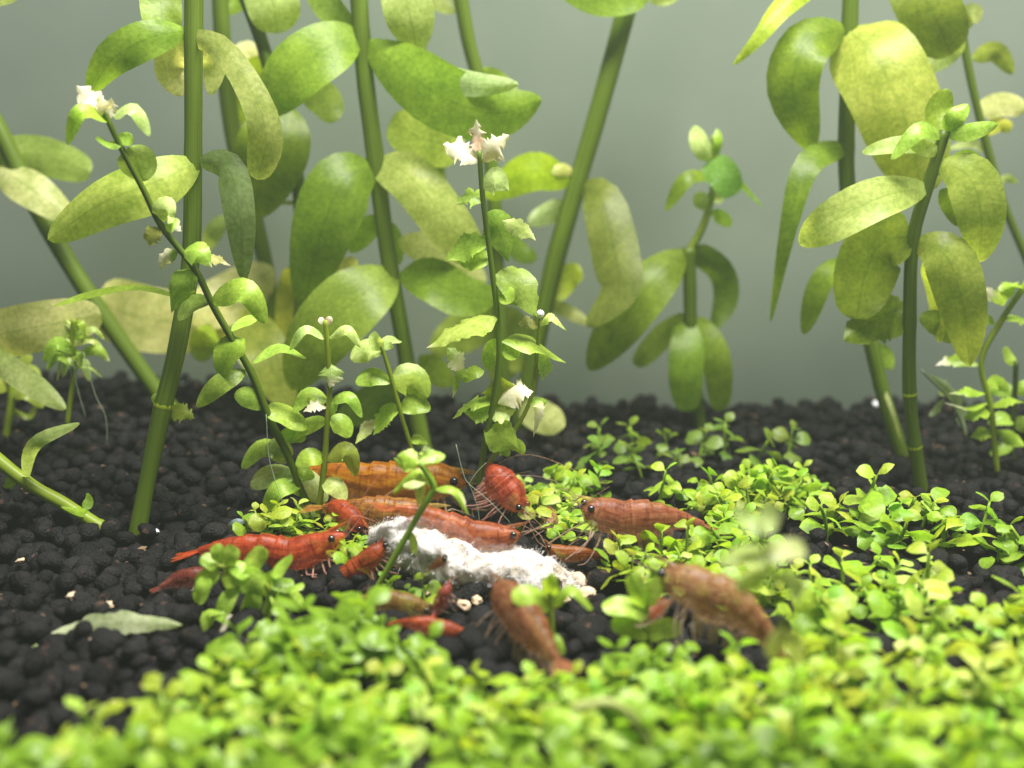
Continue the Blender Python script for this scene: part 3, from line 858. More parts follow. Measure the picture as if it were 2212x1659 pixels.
for q in ([(2192, 850), (2160, 830), (2130, 845)], 34), ([(2192, 850), (2215, 830), (2235, 840)], 34), ([(2190, 910), (2160, 900), (2135, 915)], 34), ([(2190, 910), (2215, 915), (2240, 935)], 34), ([(2190, 960), (2160, 965), (2140, 985)], 30), ([(2195, 790), (2180, 770), (2170, 750)], 30):
    k2.leaf(q[0], q[1], SM)
wisp = Plant("root_wisp", "grey translucent wisp of roots hanging beside the ringed stem", [(1990, 800), (2040, 850), (2070, 900), (2085, 945)], 3, Y=15.8, cat="roots", col=(0.10, 0.13, 0.08), grow=False)
wisp.leaf([(2010, 810), (2060, 860), (2088, 945)], 46, (0.348, 0.372, 0.196), 0, ragged=0.7)
wisp.leaf([(2040, 860), (2020, 890), (2005, 900)], 22, (0.348, 0.372, 0.196), 0, ragged=0.6)

# ------------------------------------------------------------------ slender plants with small leaves
l = Plant("slender_plant", "long slender plant leaning across the thick left stem, withered pink tip", [(222, 235), (262, 320), (310, 410), (350, 490), (420, 580), (460, 660), (500, 730), (545, 810), (580, 900), (625, 990), (655, 1070), (690, 1130)], 9, rtop=6, small=True, lean=-0.8)
for q in [([(228, 245), (200, 215), (165, 185)], 56, WH, 0.8, .5), ([(230, 255), (222, 235), (215, 205)], 40, WH, 0.85, .5), ([(235, 258), (235, 230), (240, 212)], 36, WH, 0.85, .6),
          ([(232, 262), (175, 245), (145, 312)], 40, BR, 0, 0), ([(245, 252), (290, 236), (324, 294)], 38, SP, 0, 0), ([(262, 312), (230, 315), (207, 296)], 34, SM, 0, 0), ([(262, 312), (278, 300), (282, 288)], 34, SM, 0, 0),
          ([(278, 318), (300, 348), (312, 392)], 84, (0.377, 0.488, 0.115), 0.12, 0), ([(345, 478), (352, 440), (380, 458)], 54, SP, 0.1, 0), ([(348, 492), (326, 508), (322, 532)], 42, (0.290, 0.317, 0.057), 0.2, .4), ([(352, 494), (378, 478), (392, 500)], 30, SM, 0.4, .3),
          ([(392, 548), (432, 528), (458, 578)], 54, SM, 0.25, .1), ([(385, 545), (352, 548), (347, 584)], 34, SM, 0.55, .3), ([(440, 560), (470, 548), (498, 574)], 40, (0.435, 0.439, 0.138), 0.3, .5), ([(425, 580), (385, 605), (370, 676)], 64, SM, 0.05, .1),
          ([(455, 652), (530, 628), (574, 698)], 56, SM, 0.0, 0), ([(455, 655), (410, 650), (384, 690)], 44, (0.290, 0.439, 0.069), 0, 0), ([(500, 715), (530, 690), (556, 690)], 30, SM, 0, 0), ([(528, 732), (488, 752), (474, 822)], 84, (0.348, 0.512, 0.046), 0.2, .1),
          ([(545, 785), (600, 752), (662, 774)], 30, SM, 0, 0), ([(530, 800), (475, 830), (424, 878)], 44, (0.319, 0.464, 0.069), 0, 0), ([(572, 882), (535, 850), (506, 852)], 44, SM, 0.05, 0), ([(572, 888), (618, 880), (664, 928)], 64, (0.392, 0.549, 0.069), 0.05, 0),
          ([(620, 985), (565, 965), (522, 1012)], 48, SM, 0, 0), ([(620, 1000), (610, 960), (575, 965)], 62, (0.435, 0.512, 0.115), 0, 0), ([(640, 1030), (590, 1010), (540, 1050)], 58, SP, 0.1, 0), ([(640, 1030), (650, 1010), (680, 1030)], 40, SM, 0, 0), ([(600, 950), (640, 925), (660, 950)], 40, SM, 0, 0),
          ([(605, 1035), (660, 1022), (706, 1084)], 70, SP, 0.12, 0), ([(650, 1050), (600, 1060), (570, 1110)], 42, SM, 0, 0), ([(665, 1090), (630, 1110), (600, 1150)], 60, SM, 0, 0), ([(670, 1095), (700, 1105), (712, 1150)], 40, SM, 0, 0), ([(680, 1110), (640, 1150), (620, 1165)], 60, SM, 0.0, 0)]:
    l.leaf(q[0], q[1], q[2], pale=q[3], ragged=q[4])

m_ = Plant("slender_plant", "small upright plant with pink bud tip and two drooping arm leaves, behind the red shrimp", [(703, 692), (708, 760), (712, 850), (706, 930), (700, 1010), (692, 1075)], 7.5, small=True, rtop=6, col=STB, Y=13.1)
for q in [([(702, 732), (660, 714), (626, 756)], 24, SP, 0, 0), ([(710, 730), (750, 712), (780, 750)], 26, SP, 0, 0), ([(712, 785), (716, 812), (712, 838)], 64, SP, 0.45, .3), ([(708, 868), (665, 852), (634, 890)], 40, SM, 0.1, 0), ([(714, 868), (755, 858), (782, 902)], 30, SM, 0.1, 0),
          ([(706, 912), (660, 920), (616, 955)], 46, SM, 0, 0), ([(712, 905), (745, 912), (756, 945)], 50, SM, 0.08, 0), ([(702, 992), (672, 974), (638, 1004)], 44, SM, 0, 0), ([(704, 992), (750, 976), (768, 1030)], 46, (0.319, 0.415, 0.057), 0, 0), ([(706, 880), (680, 870), (655, 890)], 34, WH, 0.7, .5),
          ([(708, 900), (718, 880), (728, 862)], 28, SM, 0, .2), ([(697, 1040), (725, 1040), (748, 1080)], 46, SP, 0.05, 0), ([(703, 700), (694, 690), (690, 686)], 18, WH, 0.8, 0), ([(703, 700), (712, 690), (718, 688)], 18, (0.5, 0.3, 0.22), 0.5, 0)]:
    m_.leaf(q[0], q[1], q[2], pale=q[3], ragged=q[4])

n_ = Plant("slender_plant", "small plant with round cupped leaves above the orange shrimp's back", [(824, 748), (842, 805), (860, 870), (880, 940), (900, 1000), (905, 1030)], 6, small=True, rtop=5, Y=13.6, col=STB, lean=-0.3)
for q in [([(826, 756), (836, 722), (868, 738)], 44, SP, 0.1, 0), ([(824, 756), (808, 738), (808, 716)], 36, SP, 0.05, 0), ([(826, 762), (790, 742), (758, 778)], 52, SP, 0.02, 0), ([(846, 826), (800, 794), (768, 828)], 48, SM, 0.03, 0), ([(846, 826), (892, 800), (924, 860)], 72, (0.362, 0.512, 0.069), 0.05, 0),
          ([(866, 888), (892, 862), (930, 886)], 44, SM, 0.02, 0), ([(866, 882), (838, 886), (806, 940)], 54, SM, 0.2, .3), ([(768, 958), (800, 915), (840, 912)], 36, SP, 0.5, .4), ([(885, 955), (905, 940), (925, 960)], 40, SM, 0.1, .2)]:
    n_.leaf(q[0], q[1], q[2], pale=q[3], ragged=q[4])

o_ = Plant("slender_plant", "sharp central plant with ragged white star tip and mottled paired leaves", [(1035, 325), (1043, 430), (1060, 560), (1074, 680), (1078, 780), (1066, 870), (1048, 950), (1040, 1010)], 8, rtop=5.5, small=True, Y=13.3, lean=-0.2, col=(0.11, 0.19, 0.014))
for q in [([(1037, 350), (1000, 322), (956, 312)], 66, WH, 0.85, .6), ([(1037, 348), (1062, 310), (1100, 292)], 66, WH, 0.7, .6), ([(1037, 335), (1030, 300), (1029, 258)], 46, (0.45, 0.33, 0.24), 0.4, .6), ([(1037, 350), (1045, 340), (1052, 335)], 40, SP, 0.4, .2),
          ([(1040, 405), (1070, 372), (1100, 412)], 56, SP, 0.1, .1), ([(1046, 436), (1016, 412), (986, 442)], 48, SM, 0.2, .6), ([(1044, 462), (1082, 480), (1098, 566)], 80, (0.275, 0.439, 0.046), 0.02, .05), ([(1085, 478), (1125, 492), (1158, 520)], 40, SP, 0.3, .3),
          ([(1056, 528), (1010, 525), (960, 564)], 60, SM, 0.1, .3), ([(1058, 566), (1020, 552), (990, 560)], 54, SM, 0.02, 0), ([(1066, 598), (1128, 600), (1160, 686)], 96, (0.348, 0.464, 0.069), 0.12, .15), ([(1076, 640), (1095, 640), (1110, 625)], 40, SM, 0, 0),
          ([(1076, 684), (1000, 690), (922, 752)], 86, (0.392, 0.488, 0.092), 0.22, .3), ([(1084, 738), (1150, 722), (1222, 784)], 74, (0.377, 0.512, 0.069), 0.1, .15), ([(1078, 735), (1060, 760), (1055, 800)], 50, SM, 0, 0), ([(1082, 760), (1105, 755), (1122, 745)], 48, SM, 0, 0),
          ([(1078, 812), (1088, 850), (1080, 896)], 104, (0.319, 0.415, 0.040), 0.05, .15), ([(1064, 872), (1020, 850), (978, 905)], 72, SM, 0.25, .5), ([(1076, 872), (1120, 832), (1152, 846)], 70, SP, 0.65, .6), ([(1046, 926), (1082, 940), (1120, 970)], 76, (0.290, 0.427, 0.046), 0.05, .1),
          ([(1100, 955), (1124, 960), (1130, 982)], 30, SM, 0, 0), ([(1060, 880), (1040, 900), (1000, 890)], 50, SM, 0.1, .3), ([(1058, 900), (1085, 895), (1115, 885)], 44, SP, 0.2, .3), ([(1045, 800), (1020, 795), (1000, 825)], 34, SM, 0.1, 0), ([(1030, 815), (995, 810), (978, 860)], 26, SM, 0.3, .2), ([(966, 752), (992, 775), (1008, 820)], 46, SP, 0.5, .5)]:
    o_.leaf(q[0], q[1], q[2], pale=q[3], ragged=q[4])

p_ = Plant("slender_plant", "thin curved plant with white bead tip, rising right of the central ragged plant", [(1167, 690), (1160, 760), (1150, 850), (1118, 920), (1075, 975), (1040, 1020)], 5.5, rtop=4.5, small=True, Y=13.5, lean=-0.2, col=STB)
for q in [([(1164, 705), (1190, 684), (1224, 714)], 30, SP, 0.2, .2), ([(1164, 706), (1140, 690), (1118, 700)], 34, (0.362, 0.366, 0.092), 0.3, .4), ([(1162, 755), (1182, 780), (1172, 822)], 52, SP, 0.2, .3), ([(1145, 870), (1165, 880), (1152, 945)], 28, SP, 0.5, .3), ([(1140, 870), (1165, 868), (1182, 868)], 18, SM, 0, 0),
          ([(1070, 975), (1090, 965), (1100, 985)], 26, SM, 0, 0)]:
    p_.leaf(q[0], q[1], q[2], pale=q[3], ragged=q[4])
tipb = bpy.data.meshes.new("bud"); bm = bmesh.new(); bmesh.ops.create_icosphere(bm, subdivisions=2, radius=pxcm(9, 13.5)); bm.to_mesh(tipb); bm.free()
ob = link("bud", tipb, M_flake, p_.root); ob.location = p_.pt(1167, 678) - p_.base

q_ = Plant("slender_plant", "bare green stem crossing the white food, with a spray of small leaves on top", [(908, 1000), (936, 1046), (930, 1068), (905, 1110), (880, 1155), (840, 1225), (792, 1310)], 8, small=True, lean=0.0, col=(0.20, 0.33, 0.03))
for q in [([(932, 1052), (905, 1022), (848, 1066)], 22, SM, 0, 0), ([(908, 1022), (908, 1060), (900, 1098)], 40, (0.348, 0.403, 0.115), 0.1, .1), ([(938, 1058), (985, 1060), (1008, 1100)], 38, SM, 0.35, .1), ([(936, 1056), (980, 1062), (1012, 1112)], 16, SM, 0, 0), ([(908, 1002), (930, 985), (918, 962)], 50, SP, 0.3, .3),
          ([(905, 1002), (880, 985), (858, 985)], 44, SM, 0.1, .2), ([(910, 1000), (940, 980), (962, 985)], 30, SM, 0.2, 0), ([(905, 1004), (880, 1010), (850, 990)], 32, SM, 0, .2), ([(920, 1040), (895, 1045), (870, 1048)], 22, SP, 0, 0), ([(884, 1150), (898, 1168), (898, 1198)], 26, SM, 0.1, 0)]:
    q_.leaf(q[0], q[1], q[2], pale=q[3], ragged=q[4])

r_ = Plant("front_sprig", "leafy sprig sprawling over the bare gravel in front of the long red shrimp", [(470, 1222), (530, 1235), (580, 1270), (600, 1320), (610, 1395)], 7, small=True, Y=10.45, col=STB, lean=0.2)
for cx, cy, an, ln, w in [(452, 1212, 150, 40, 34), (495, 1203, 60, 50, 42), (450, 1248, 215, 58, 40), (437, 1275, 250, 60, 36), (500, 1245, 200, 44, 44), (548, 1255, 250, 56, 56), (552, 1208, 50, 62, 40), (608, 1222, 45, 62, 36), (492, 1300, 240, 70, 40), (540, 1312, 240, 76, 48), (585, 1265, 290, 60, 56),
                           (470, 1330, 240, 60, 40), (545, 1290, 265, 60, 44), (470, 1195, 100, 40, 34), (520, 1230, 320, 46, 36), (610, 1260, 350, 50, 36), (560, 1365, 250, 60, 36), (510, 1350, 230, 56, 34), (600, 1345, 285, 64, 40), (628, 1290, 315, 66, 48), (578, 1325, 255, 80, 46), (525, 1265, 280, 34, 26), (640, 1270, 20, 36, 20), (600, 1300, 300, 40, 30)]:
    dx, dy = math.cos(math.radians(an)) * ln / 2, -math.sin(math.radians(an)) * ln / 2
    r_.leaf([(cx - dx, cy - dy), (cx + rnd.uniform(-4, 4), cy + rnd.uniform(-4, 4)), (cx + dx, cy + dy)], w * 1.1, SM, shape='ob', pale=rnd.choice((0, 0, 0.08)))
r2 = Plant("front_sprig", "low sprig with a curled hook leaf lying on gravel beside the pale leaf strip", [(455, 1395), (500, 1380), (545, 1352), (570, 1390)], 5, small=True, Y=10.2, col=STB)
for q in [([(455, 1385), (445, 1330), (485, 1322)], 36, SM, .25), ([(470, 1385), (450, 1400), (428, 1420)], 36, SM, .1), ([(490, 1385), (485, 1400), (470, 1408)], 44, SM, 0), ([(540, 1352), (520, 1350), (505, 1400)], 34, SM, 0), ([(545, 1350), (570, 1345), (560, 1385)], 40, SM, 0), ([(470, 1375), (490, 1340), (500, 1330)], 24, WH, .6)]:
    r2.leaf(q[0], q[1], q[2], pale=q[3], dz=0.05)

s_ = Plant("front_sprig", "upright sprig with two spread wing leaves in front of the white food", [(1187, 1262), (1190, 1320), (1192, 1370), (1190, 1440)], 7, small=True, col=(0.348, 0.464, 0.046))
for q in [([(1190, 1312), (1150, 1268), (1104, 1290)], 50, SM), ([(1192, 1308), (1235, 1275), (1280, 1316)], 32, SM), ([(1188, 1290), (1192, 1262), (1186, 1240)], 42, BR), ([(1190, 1372), (1165, 1352), (1142, 1335)], 50, SM), ([(1192, 1372), (1205, 1390), (1212, 1420)], 36, SM), ([(1190, 1400), (1165, 1395), (1150, 1370)], 42, SM)]:
    s_.leaf(q[0], q[1], q[2], shape='ob', dz=-0.1)
s2 = Plant("front_sprig", "tall soft sprig with three leaves beside the orange shrimp at the right", [(1395, 1290), (1400, 1350), (1408, 1440)], 6, small=True, Y=9.9, col=(0.348, 0.464, 0.046))
for q in [([(1395, 1320), (1380, 1280), (1362, 1240)], 46, SM), ([(1400, 1325), (1350, 1300), (1300, 1310)], 50, SM), ([(1395, 1300), (1420, 1270), (1432, 1250)], 50, SM), ([(1402, 1370), (1360, 1350), (1320, 1345)], 46, SM), ([(1402, 1370), (1440, 1350), (1470, 1360)], 46, SM)]:
    s2.leaf(q[0], q[1], q[2], shape='ob', dz=-0.1)

s3 = Plant("front_sprig", "tall blurred pale yellow sprig rising close to the camera beside the arched brown shrimp", [(1640, 1120), (1655, 1200), (1690, 1330), (1712, 1450), (1720, 1800)], 3.5, small=True, Y=7.5, col=(0.42, 0.52, 0.10))
for q in [([(1645, 1150), (1610, 1130), (1590, 1100)], 50, (0.40, 0.48, 0.15)), ([(1645, 1150), (1670, 1120), (1665, 1085)], 56, (0.40, 0.48, 0.15)), ([(1655, 1200), (1600, 1190), (1550, 1215)], 60, (0.40, 0.48, 0.15)), ([(1655, 1205), (1700, 1180), (1740, 1190)], 56, (0.44, 0.48, 0.17)), ([(1665, 1230), (1620, 1240), (1590, 1270)], 64, (0.40, 0.48, 0.15)), ([(1670, 1250), (1710, 1255), (1730, 1290)], 56, (0.40, 0.48, 0.15)), ([(1695, 1360), (1670, 1380), (1660, 1420)], 50, (0.44, 0.48, 0.17)), ([(1700, 1370), (1720, 1390), (1722, 1440)], 50, (0.40, 0.48, 0.15))]:
    s3.leaf(q[0], q[1], q[2], shape='ob', dz=0.1)
s4 = Plant("front_sprig", "blurred whitish curved stem at the bottom edge, arching out of the front carpet", [(1235, 1530), (1320, 1520), (1380, 1570), (1430, 1680)], 13, small=True, Y=7.6, col=(0.36, 0.42, 0.13))
s4.leaf([(1250, 1530), (1215, 1545), (1190, 1580)], 60, BR)
s4.leaf([(1330, 1522), (1360, 1500), (1400, 1500)], 44, SM)
t_ = Plant("broken_stem", "broken green stem lying over the gravel at the left edge, one curved leaf left", [(-60, 950), (0, 998), (70, 1050), (150, 1095), (225, 1143)], 15, Y=13.0, col=STB, grow=False, rtop=18, lean=1.2, cat="plant stem")
t_.leaf([(55, 1040), (75, 960), (172, 914)], 36, PA, (20, 0), dz=-0.3)
t_.leaf([(185, 1100), (192, 1080), (188, 1065)], 26, BR, 0, shape='la')
t_.leaf([(195, 1110), (165, 1105), (132, 1095)], 22, BR, 0, shape='la')
t_.leaf([(30, 1030), (18, 1045), (5, 1050)], 30, BR, 0, ragged=.4)
t_.leaf([(205, 1125), (225, 1138), (238, 1150)], 28, BR, 0, shape='la')

u_ = Plant("pale_leaf", "pale bleached leaf strip lying half buried in the front left gravel", [(64, 1402), (72, 1398), (80, 1394)], 3, Y=ground(200, 1395).y + 0.1, cat="leaf", grow=False, col=(0.4, 0.5, 0.2))
u_.leaf([(56, 1416), (160, 1368), (260, 1346), (394, 1350)], 66, (0.70, 0.76, 0.42), (0, 15), shape='ob', dz=0.05, ragged=.3, name="blade", cup=0.1)

v_ = Plant("fine_plant", "fuzzy fine leaved plant in front of the pale leaf at the left edge", [(160, 690), (155, 740), (160, 800), (150, 880)], 6, Y=15.0, small=True, col=STB)
for k in range(26):
    rr = random.Random(k)
    y0 = rr.uniform(700, 800); x0 = 158 + rr.uniform(-8, 8); an = rr.uniform(-0.5, 3.6); ln = rr.uniform(25, 75)
    v_.leaf([(x0, y0), (x0 + math.cos(an) * ln * .6, y0 - 12 - math.sin(an) * ln * .3), (x0 + math.cos(an) * ln, y0 - math.sin(an) * ln * .2 + rr.uniform(10, 30))], rr.uniform(10, 30), rr.choice((SM, MD, PA)), pale=rr.choice((0, 0, .3)))
v2 = Plant("fine_plant", "loose blurred plant cut by the left edge under the pale leaves", [(20, 800), (25, 860), (15, 930)], 9, Y=16.0, small=True, col=STB)
for q in [([(22, 830), (60, 800), (90, 830)], 40), ([(22, 850), (60, 850), (95, 880)], 34), ([(20, 840), (-10, 820), (-40, 840)], 40), ([(20, 880), (60, 900), (80, 870)], 16), ([(25, 800), (40, 780), (70, 770)], 34)]:
    v2.leaf(q[0], q[1], (0.290, 0.366, 0.046))

# ------------------------------------------------------------------ carpet of low round-leaved plants
CL = []
for k in range(8):
    rr = random.Random(100 + k)
    pts = [Vector((0, 0, 0)), Vector((0.33, 0, 0.06)), Vector((0.68, 0, 0.07 - 0.05 * rr.random())), Vector((1, 0, -0.05 - 0.16 * rr.random()))]
    C = crom(pts, [i / 7 for i in range(8)])
    V, FC, UV = leaf_data(C, 0.70 + 0.16 * rr.random(), (0, 0), -0.25 + 0.5 * rr.random(), 'ro', 0.0 if k < 6 else 0.3, 0.03, 4, k, view=False)
    CL.append(mesh_from("leaf", V, FC, UV)); CL[-1].materials.append(M_carpet)
PROTO = []
for k in range(10):
    rr = random.Random(200 + k)
    hh = rr.uniform(0.38, 0.74)
    bend = Vector((rr.uniform(-0.25, 0.25), rr.uniform(-0.25, 0.25), 0))
    P = [Vector((0, 0, -0.15)), Vector((0, 0, hh * 0.4)) + bend * 0.3, Vector((0, 0, hh)) + bend]
    C = crom(P, [i / 7 for i in range(8)])
    V, FC, UV = tube_data(C, [0.028 - 0.001 * i for i in range(8)], 5)
    sm = mesh_from("stem", V, FC, UV); sm.materials.append(M_stem)
    lv = []
    nn = 4 if hh > 0.55 else 3
    az = rr.uniform(0, 6.28)
    for q in range(nn):
        t = 0.42 + 0.58 * q / (nn - 1)
        c0 = crom(P, [t])[0]
        for s in range(2):
            a_ = az + q * 1.57 + s * math.pi + rr.uniform(-0.3, 0.3)
            el = rr.uniform(-0.45, 0.6) + (0.5 if q == nn - 1 else 0)
            ln = rr.uniform(0.27, 0.40) * (0.68 if q == nn - 1 else 1.0)
            mt = Matrix.Translation(c0) @ Matrix.Rotation(a_, 4, 'Z') @ Matrix.Rotation(-el, 4, 'Y') @ Matrix.Rotation(rr.uniform(-0.95, 0.95), 4, 'X') @ Matrix.Scale(ln, 4)
            lv.append((rr.randrange(8), mt))
    PROTO.append((sm, lv))
ZL = {
    "front": "bright out of focus sprig in the front carpet",
    "middle": "small carpet sprig near the long brown shrimp",
    "right": "small carpet sprig in the thin row at the right edge of the gravel",
    "gap": "round leaved sprig standing in the dark gravel gap at lower right",
    "back": "dim sparse carpet sprig on the far gravel behind the shrimps",
    "food": "tiny crumpled carpet sprig beside the white food",
    "left": "little carpet sprig at the foot of the leaning slender plant",
}
spots = []
for poly, spc, size, zone in ZONES:
    g0 = [ground(x, min(y, 1960)) for x, y in poly]
    x0, x1 = min(q.x for q in g0), max(q.x for q in g0)
    y0, y1 = min(q.y for q in g0), max(q.y for q in g0)
    got = []
    for _ in range(int((x1 - x0) * (y1 - y0) / spc ** 2 * 14) + 20):
        x, y = rnd.uniform(x0, x1), rnd.uniform(y0, y1)
        u, v, z = project(Vector((x, y, gh(x, y))))
        if not inpoly(u, v, poly) or any(inpoly(u, v, hq) for hq in HOLES): continue
        if any((x - a_) ** 2 + (y - b_) ** 2 < (spc * 0.82) ** 2 for a_, b_ in got): continue
        got.append((x, y))
        spots.append((x, y, size, zone, u, v, z))
vis = [s for s in spots if -60 < s[4] < PW + 60 and s[5] < PH + 330]
vis.sort(key=lambda s: s[6] / s[2])
keep_small = [s for s in vis if s[3] != "front"]
front = [s for s in vis if s[3] == "front"]
nf = max(60, 300 - len(keep_small))
front.sort(key=lambda s: abs(s[5] - 1620))          # those standing wholly in view first
indiv = (keep_small + front[:nf])[:300]
rest = [s for s in spots if s not in indiv]
CC = [(0.270, 0.450, 0.026), (0.320, 0.480, 0.040), (0.215, 0.380, 0.026), (0.390, 0.530, 0.090), (0.300, 0.430, 0.022), (0.310, 0.400, 0.036)]
for x, y, size, zone, u, v, z in indiv:
    k = rnd.randrange(10)
    sm, lv = PROTO[k]
    hz = size * rnd.uniform(0.85, 1.2)
    root = thing("carpet_sprig", ZL[zone], "plant", (x, y, gh(x, y)), ZL[zone].split(" sprig")[0].replace("little carpet", "little") + " sprigs, " + zone)
    root.rotation_euler = (rnd.uniform(-0.22, 0.22), rnd.uniform(-0.22, 0.22), rnd.uniform(0, 6.28))
    root.scale = (hz, hz, hz)
    ci = rnd.randrange(6)
    cc = CC[ci]
    third = "left" if u < 737 else "middle" if u < 1475 else "right"
    word = ("mid green", "bright yellow green", "deep green", "pale lime", "fresh green", "olive tinged")[ci]
    if zone != "back":
        root["label"] = "%s %s%s" % (word, ZL[zone].replace("bright out of focus ", "blurred "), ", %s third of the picture" % third if zone in ("front", "middle") else "")
        root["group"] = "%s carpet sprigs, %s, %s" % (word, zone, third)
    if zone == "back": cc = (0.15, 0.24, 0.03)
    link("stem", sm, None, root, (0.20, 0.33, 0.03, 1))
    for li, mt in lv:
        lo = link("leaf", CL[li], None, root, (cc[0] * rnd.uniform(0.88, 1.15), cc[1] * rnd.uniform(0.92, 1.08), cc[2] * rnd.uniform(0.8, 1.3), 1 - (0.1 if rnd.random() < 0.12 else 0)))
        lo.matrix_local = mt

# the rest of the carpet and its undergrowth as one mass
vs, fs, us, nvt = [], [], [], 0
CLD = []
for m__ in CL:
    co = np.array([tuple(v.co) for v in m__.vertices]); fa = np.array([tuple(p.vertices) for p in m__.polygons])
    uvv = np.zeros((len(co), 2))
    for lp, ud in zip(m__.loops, m__.uv_layers[0].data): uvv[lp.vertex_index] = ud.uv
    CLD.append((co, fa, uvv))
def add_leaf(mt, li):
    global nvt
    co, fa, uvv = CLD[li]
    A = np.array(mt)
    vs.append(co @ A[:3, :3].T + A[:3, 3]); fs.append(fa + nvt); us.append(uvv); nvt += len(co)
for x, y, size, zone, u, v, z in rest:
    sm, lv = PROTO[rnd.randrange(10)]
    B = Matrix.Translation((x, y, gh(x, y))) @ Matrix.Rotation(rnd.uniform(0, 6.28), 4, 'Z') @ Matrix.Scale(size * rnd.uniform(0.85, 1.2), 4)
    for li, mt in lv: add_leaf(B @ mt, li)
for x, y, size, zone, u, v, z in spots:
    if zone in ("gap", "back"): continue
    for _ in range(3):
        B = Matrix.Translation((x + rnd.uniform(-.22, .22), y + rnd.uniform(-.22, .22), gh(x, y) + rnd.uniform(0.08, 0.36) * size)) @ Matrix.Rotation(rnd.uniform(0, 6.28), 4, 'Z') @ Matrix.Rotation(rnd.uniform(-0.6, 0.6), 4, 'Y') @ Matrix.Rotation(rnd.uniform(-0.6, 0.6), 4, 'X') @ Matrix.Scale(rnd.uniform(0.2, 0.34) * size, 4)
        add_leaf(B, rnd.randrange(8))
o = link("carpet_undergrowth", np_mesh("carpet_undergrowth", np.concatenate(vs), np.concatenate(fs), np.concatenate(us)), M_carpet, None, (0.19, 0.32, 0.022, 1))
tag(o, "mass of small round green leaves under the carpet sprigs", "ground cover", kind="stuff")

# ------------------------------------------------------------------ white food
fy = ground(1000, 1262).y
fc = [(800, 1162, 24), (860, 1170, 52), (930, 1190, 68), (1010, 1220, 68), (1090, 1242, 64), (1160, 1258, 55), (1215, 1274, 40), (1250, 1292, 16)]
food = thing("white_food", "white crumbly piece of food the shrimps gather round", "food", ground(1000, 1262))
P = [at(x, y, fy + 0.25 - 0.4 * i / 7) for i, (x, y, r) in enumerate(fc)]
R = [Vector((pxcm(r, fy), 0, 0)) for x, y, r in fc]
n = 110
ts = [i / (n - 1) for i in range(n)]
C = crom(P, ts); RR = [v.x for v in crom(R, ts)]
V, FC, UV = tube_data(C, RR, 44)
VV = []
for q, vv in enumerate(V):
    i = q // 44
    d_ = vv - C[i]
    k = 1 + 0.26 * noise.noise(vv * 1.8) + 0.22 * noise.noise(vv * 5.0) + 0.16 * noise.noise(vv * 13.0)
    VV.append(C[i] + d_ * k - food.location)
link("lump", mesh_from("lump", VV, FC, UV), M_food, food)
fv, ff = [], []
for _ in range(7500):
    q = rnd.randrange(len(VV))
    b0 = VV[q]; cc_ = C[q // 44] - food.location
    nrm = (b0 - cc_).normalized()
    dr = (nrm * 0.25 + Vector((rnd.gauss(0, .7), rnd.gauss(0, .7), rnd.gauss(0, .7)))).normalized()
    sd = dr.cross(Vector((rnd.random(), rnd.random(), rnd.random()))).normalized() * rnd.uniform(0.002, 0.0055)
    b0 = b0 + Vector((rnd.gauss(0, .02), rnd.gauss(0, .02), rnd.gauss(0, .02)))
    ln = rnd.uniform(0.02, 0.09)
    t2 = b0 + dr * ln
    m2 = b0 + dr * ln * 0.5 + sd * rnd.uniform(-2, 2)
    i0 = len(fv); fv += [b0 - sd, b0 + sd, m2 + sd, m2 - sd, t2]
    ff += [(i0, i0 + 1, i0 + 2, i0 + 3), (i0 + 3, i0 + 2, i0 + 4)]
fo = link("fluff", mesh_from("fluff", fv, ff), M_fluff, food); fo["kind"] = "stuff"

def crumb(name, label, cat, px, py, r, mat, group=None, flat=0.6, Y=None, lift=0.6, seed=1):
    p = ground(px, py)
    if Y: p = at(px, py, Y)
    bm = bmesh.new(); bmesh.ops.create_icosphere(bm, subdivisions=3, radius=1)
    rc = pxcm(r, p.y)
    for v in bm.verts:
        n_v = v.co.normalized()
        k = 1 + 0.5 * noise.noise(n_v * 1.6 + Vector((seed * 3.1, 0, 0))) + 0.25 * noise.noise(n_v * 4 + Vector((0, seed, 0)))
        v.co = Vector((n_v.x, n_v.y, n_v.z * flat)) * k * rc
    me = bpy.data.meshes.new(name); bm.to_mesh(me); bm.free()
    me.polygons.foreach_set("use_smooth", [True] * len(me.polygons))
    o = link(name, me, mat); o.location = p + Vector((0, 0, rc * flat * lift))
    o.rotation_euler = (rnd.uniform(-.4, .4), rnd.uniform(-.4, .4), rnd.uniform(0, 6))
    return tag(o, label, cat, group)
for k, (px, py, r) in enumerate([(1245, 1262, 26), (1268, 1290, 20), (1215, 1300, 16), (1000, 1312, 18), (1030, 1300, 13), (958, 1300, 7), (920, 1285, 8), (1040, 1385, 22)]):
    crumb("food_crumb", ("large tan crumb just off the right end of the white food", "pale tan crumb beyond the right end of the white food", "tan crumb below the right tip of the white food", "tan crumb under the white food's front edge, left of the soft brown shrimp", "small tan crumb closest below the white food's front edge", "pale crumb broken off the white food's lower left side", "pale crumb at the crossing green stem's foot", "tan crumb on the gravel between the soft brown shrimp and the orange red one")[k], "food crumb", px, py, r, M_crumb, "crumbs around the white food", seed=k)
for k, (px, py, r, lab) in enumerate([(338, 1157, 8, "tiny white glint on gravel left of the red shrimp"), (1846, 846, 13, "white speck on the far gravel crest at right"), (1893, 884, 9, "small white speck beside the foot of the right hand stem"),
                                      (1672, 868, 8, "white speck on far gravel beside the hanging skirt leaves"), (550, 1085, 12, "grey shard on gravel behind the slender plant's foot")]):
    crumb("white_speck", lab, "debris", px, py, r, M_flake, seed=20 + k, lift=2.2)
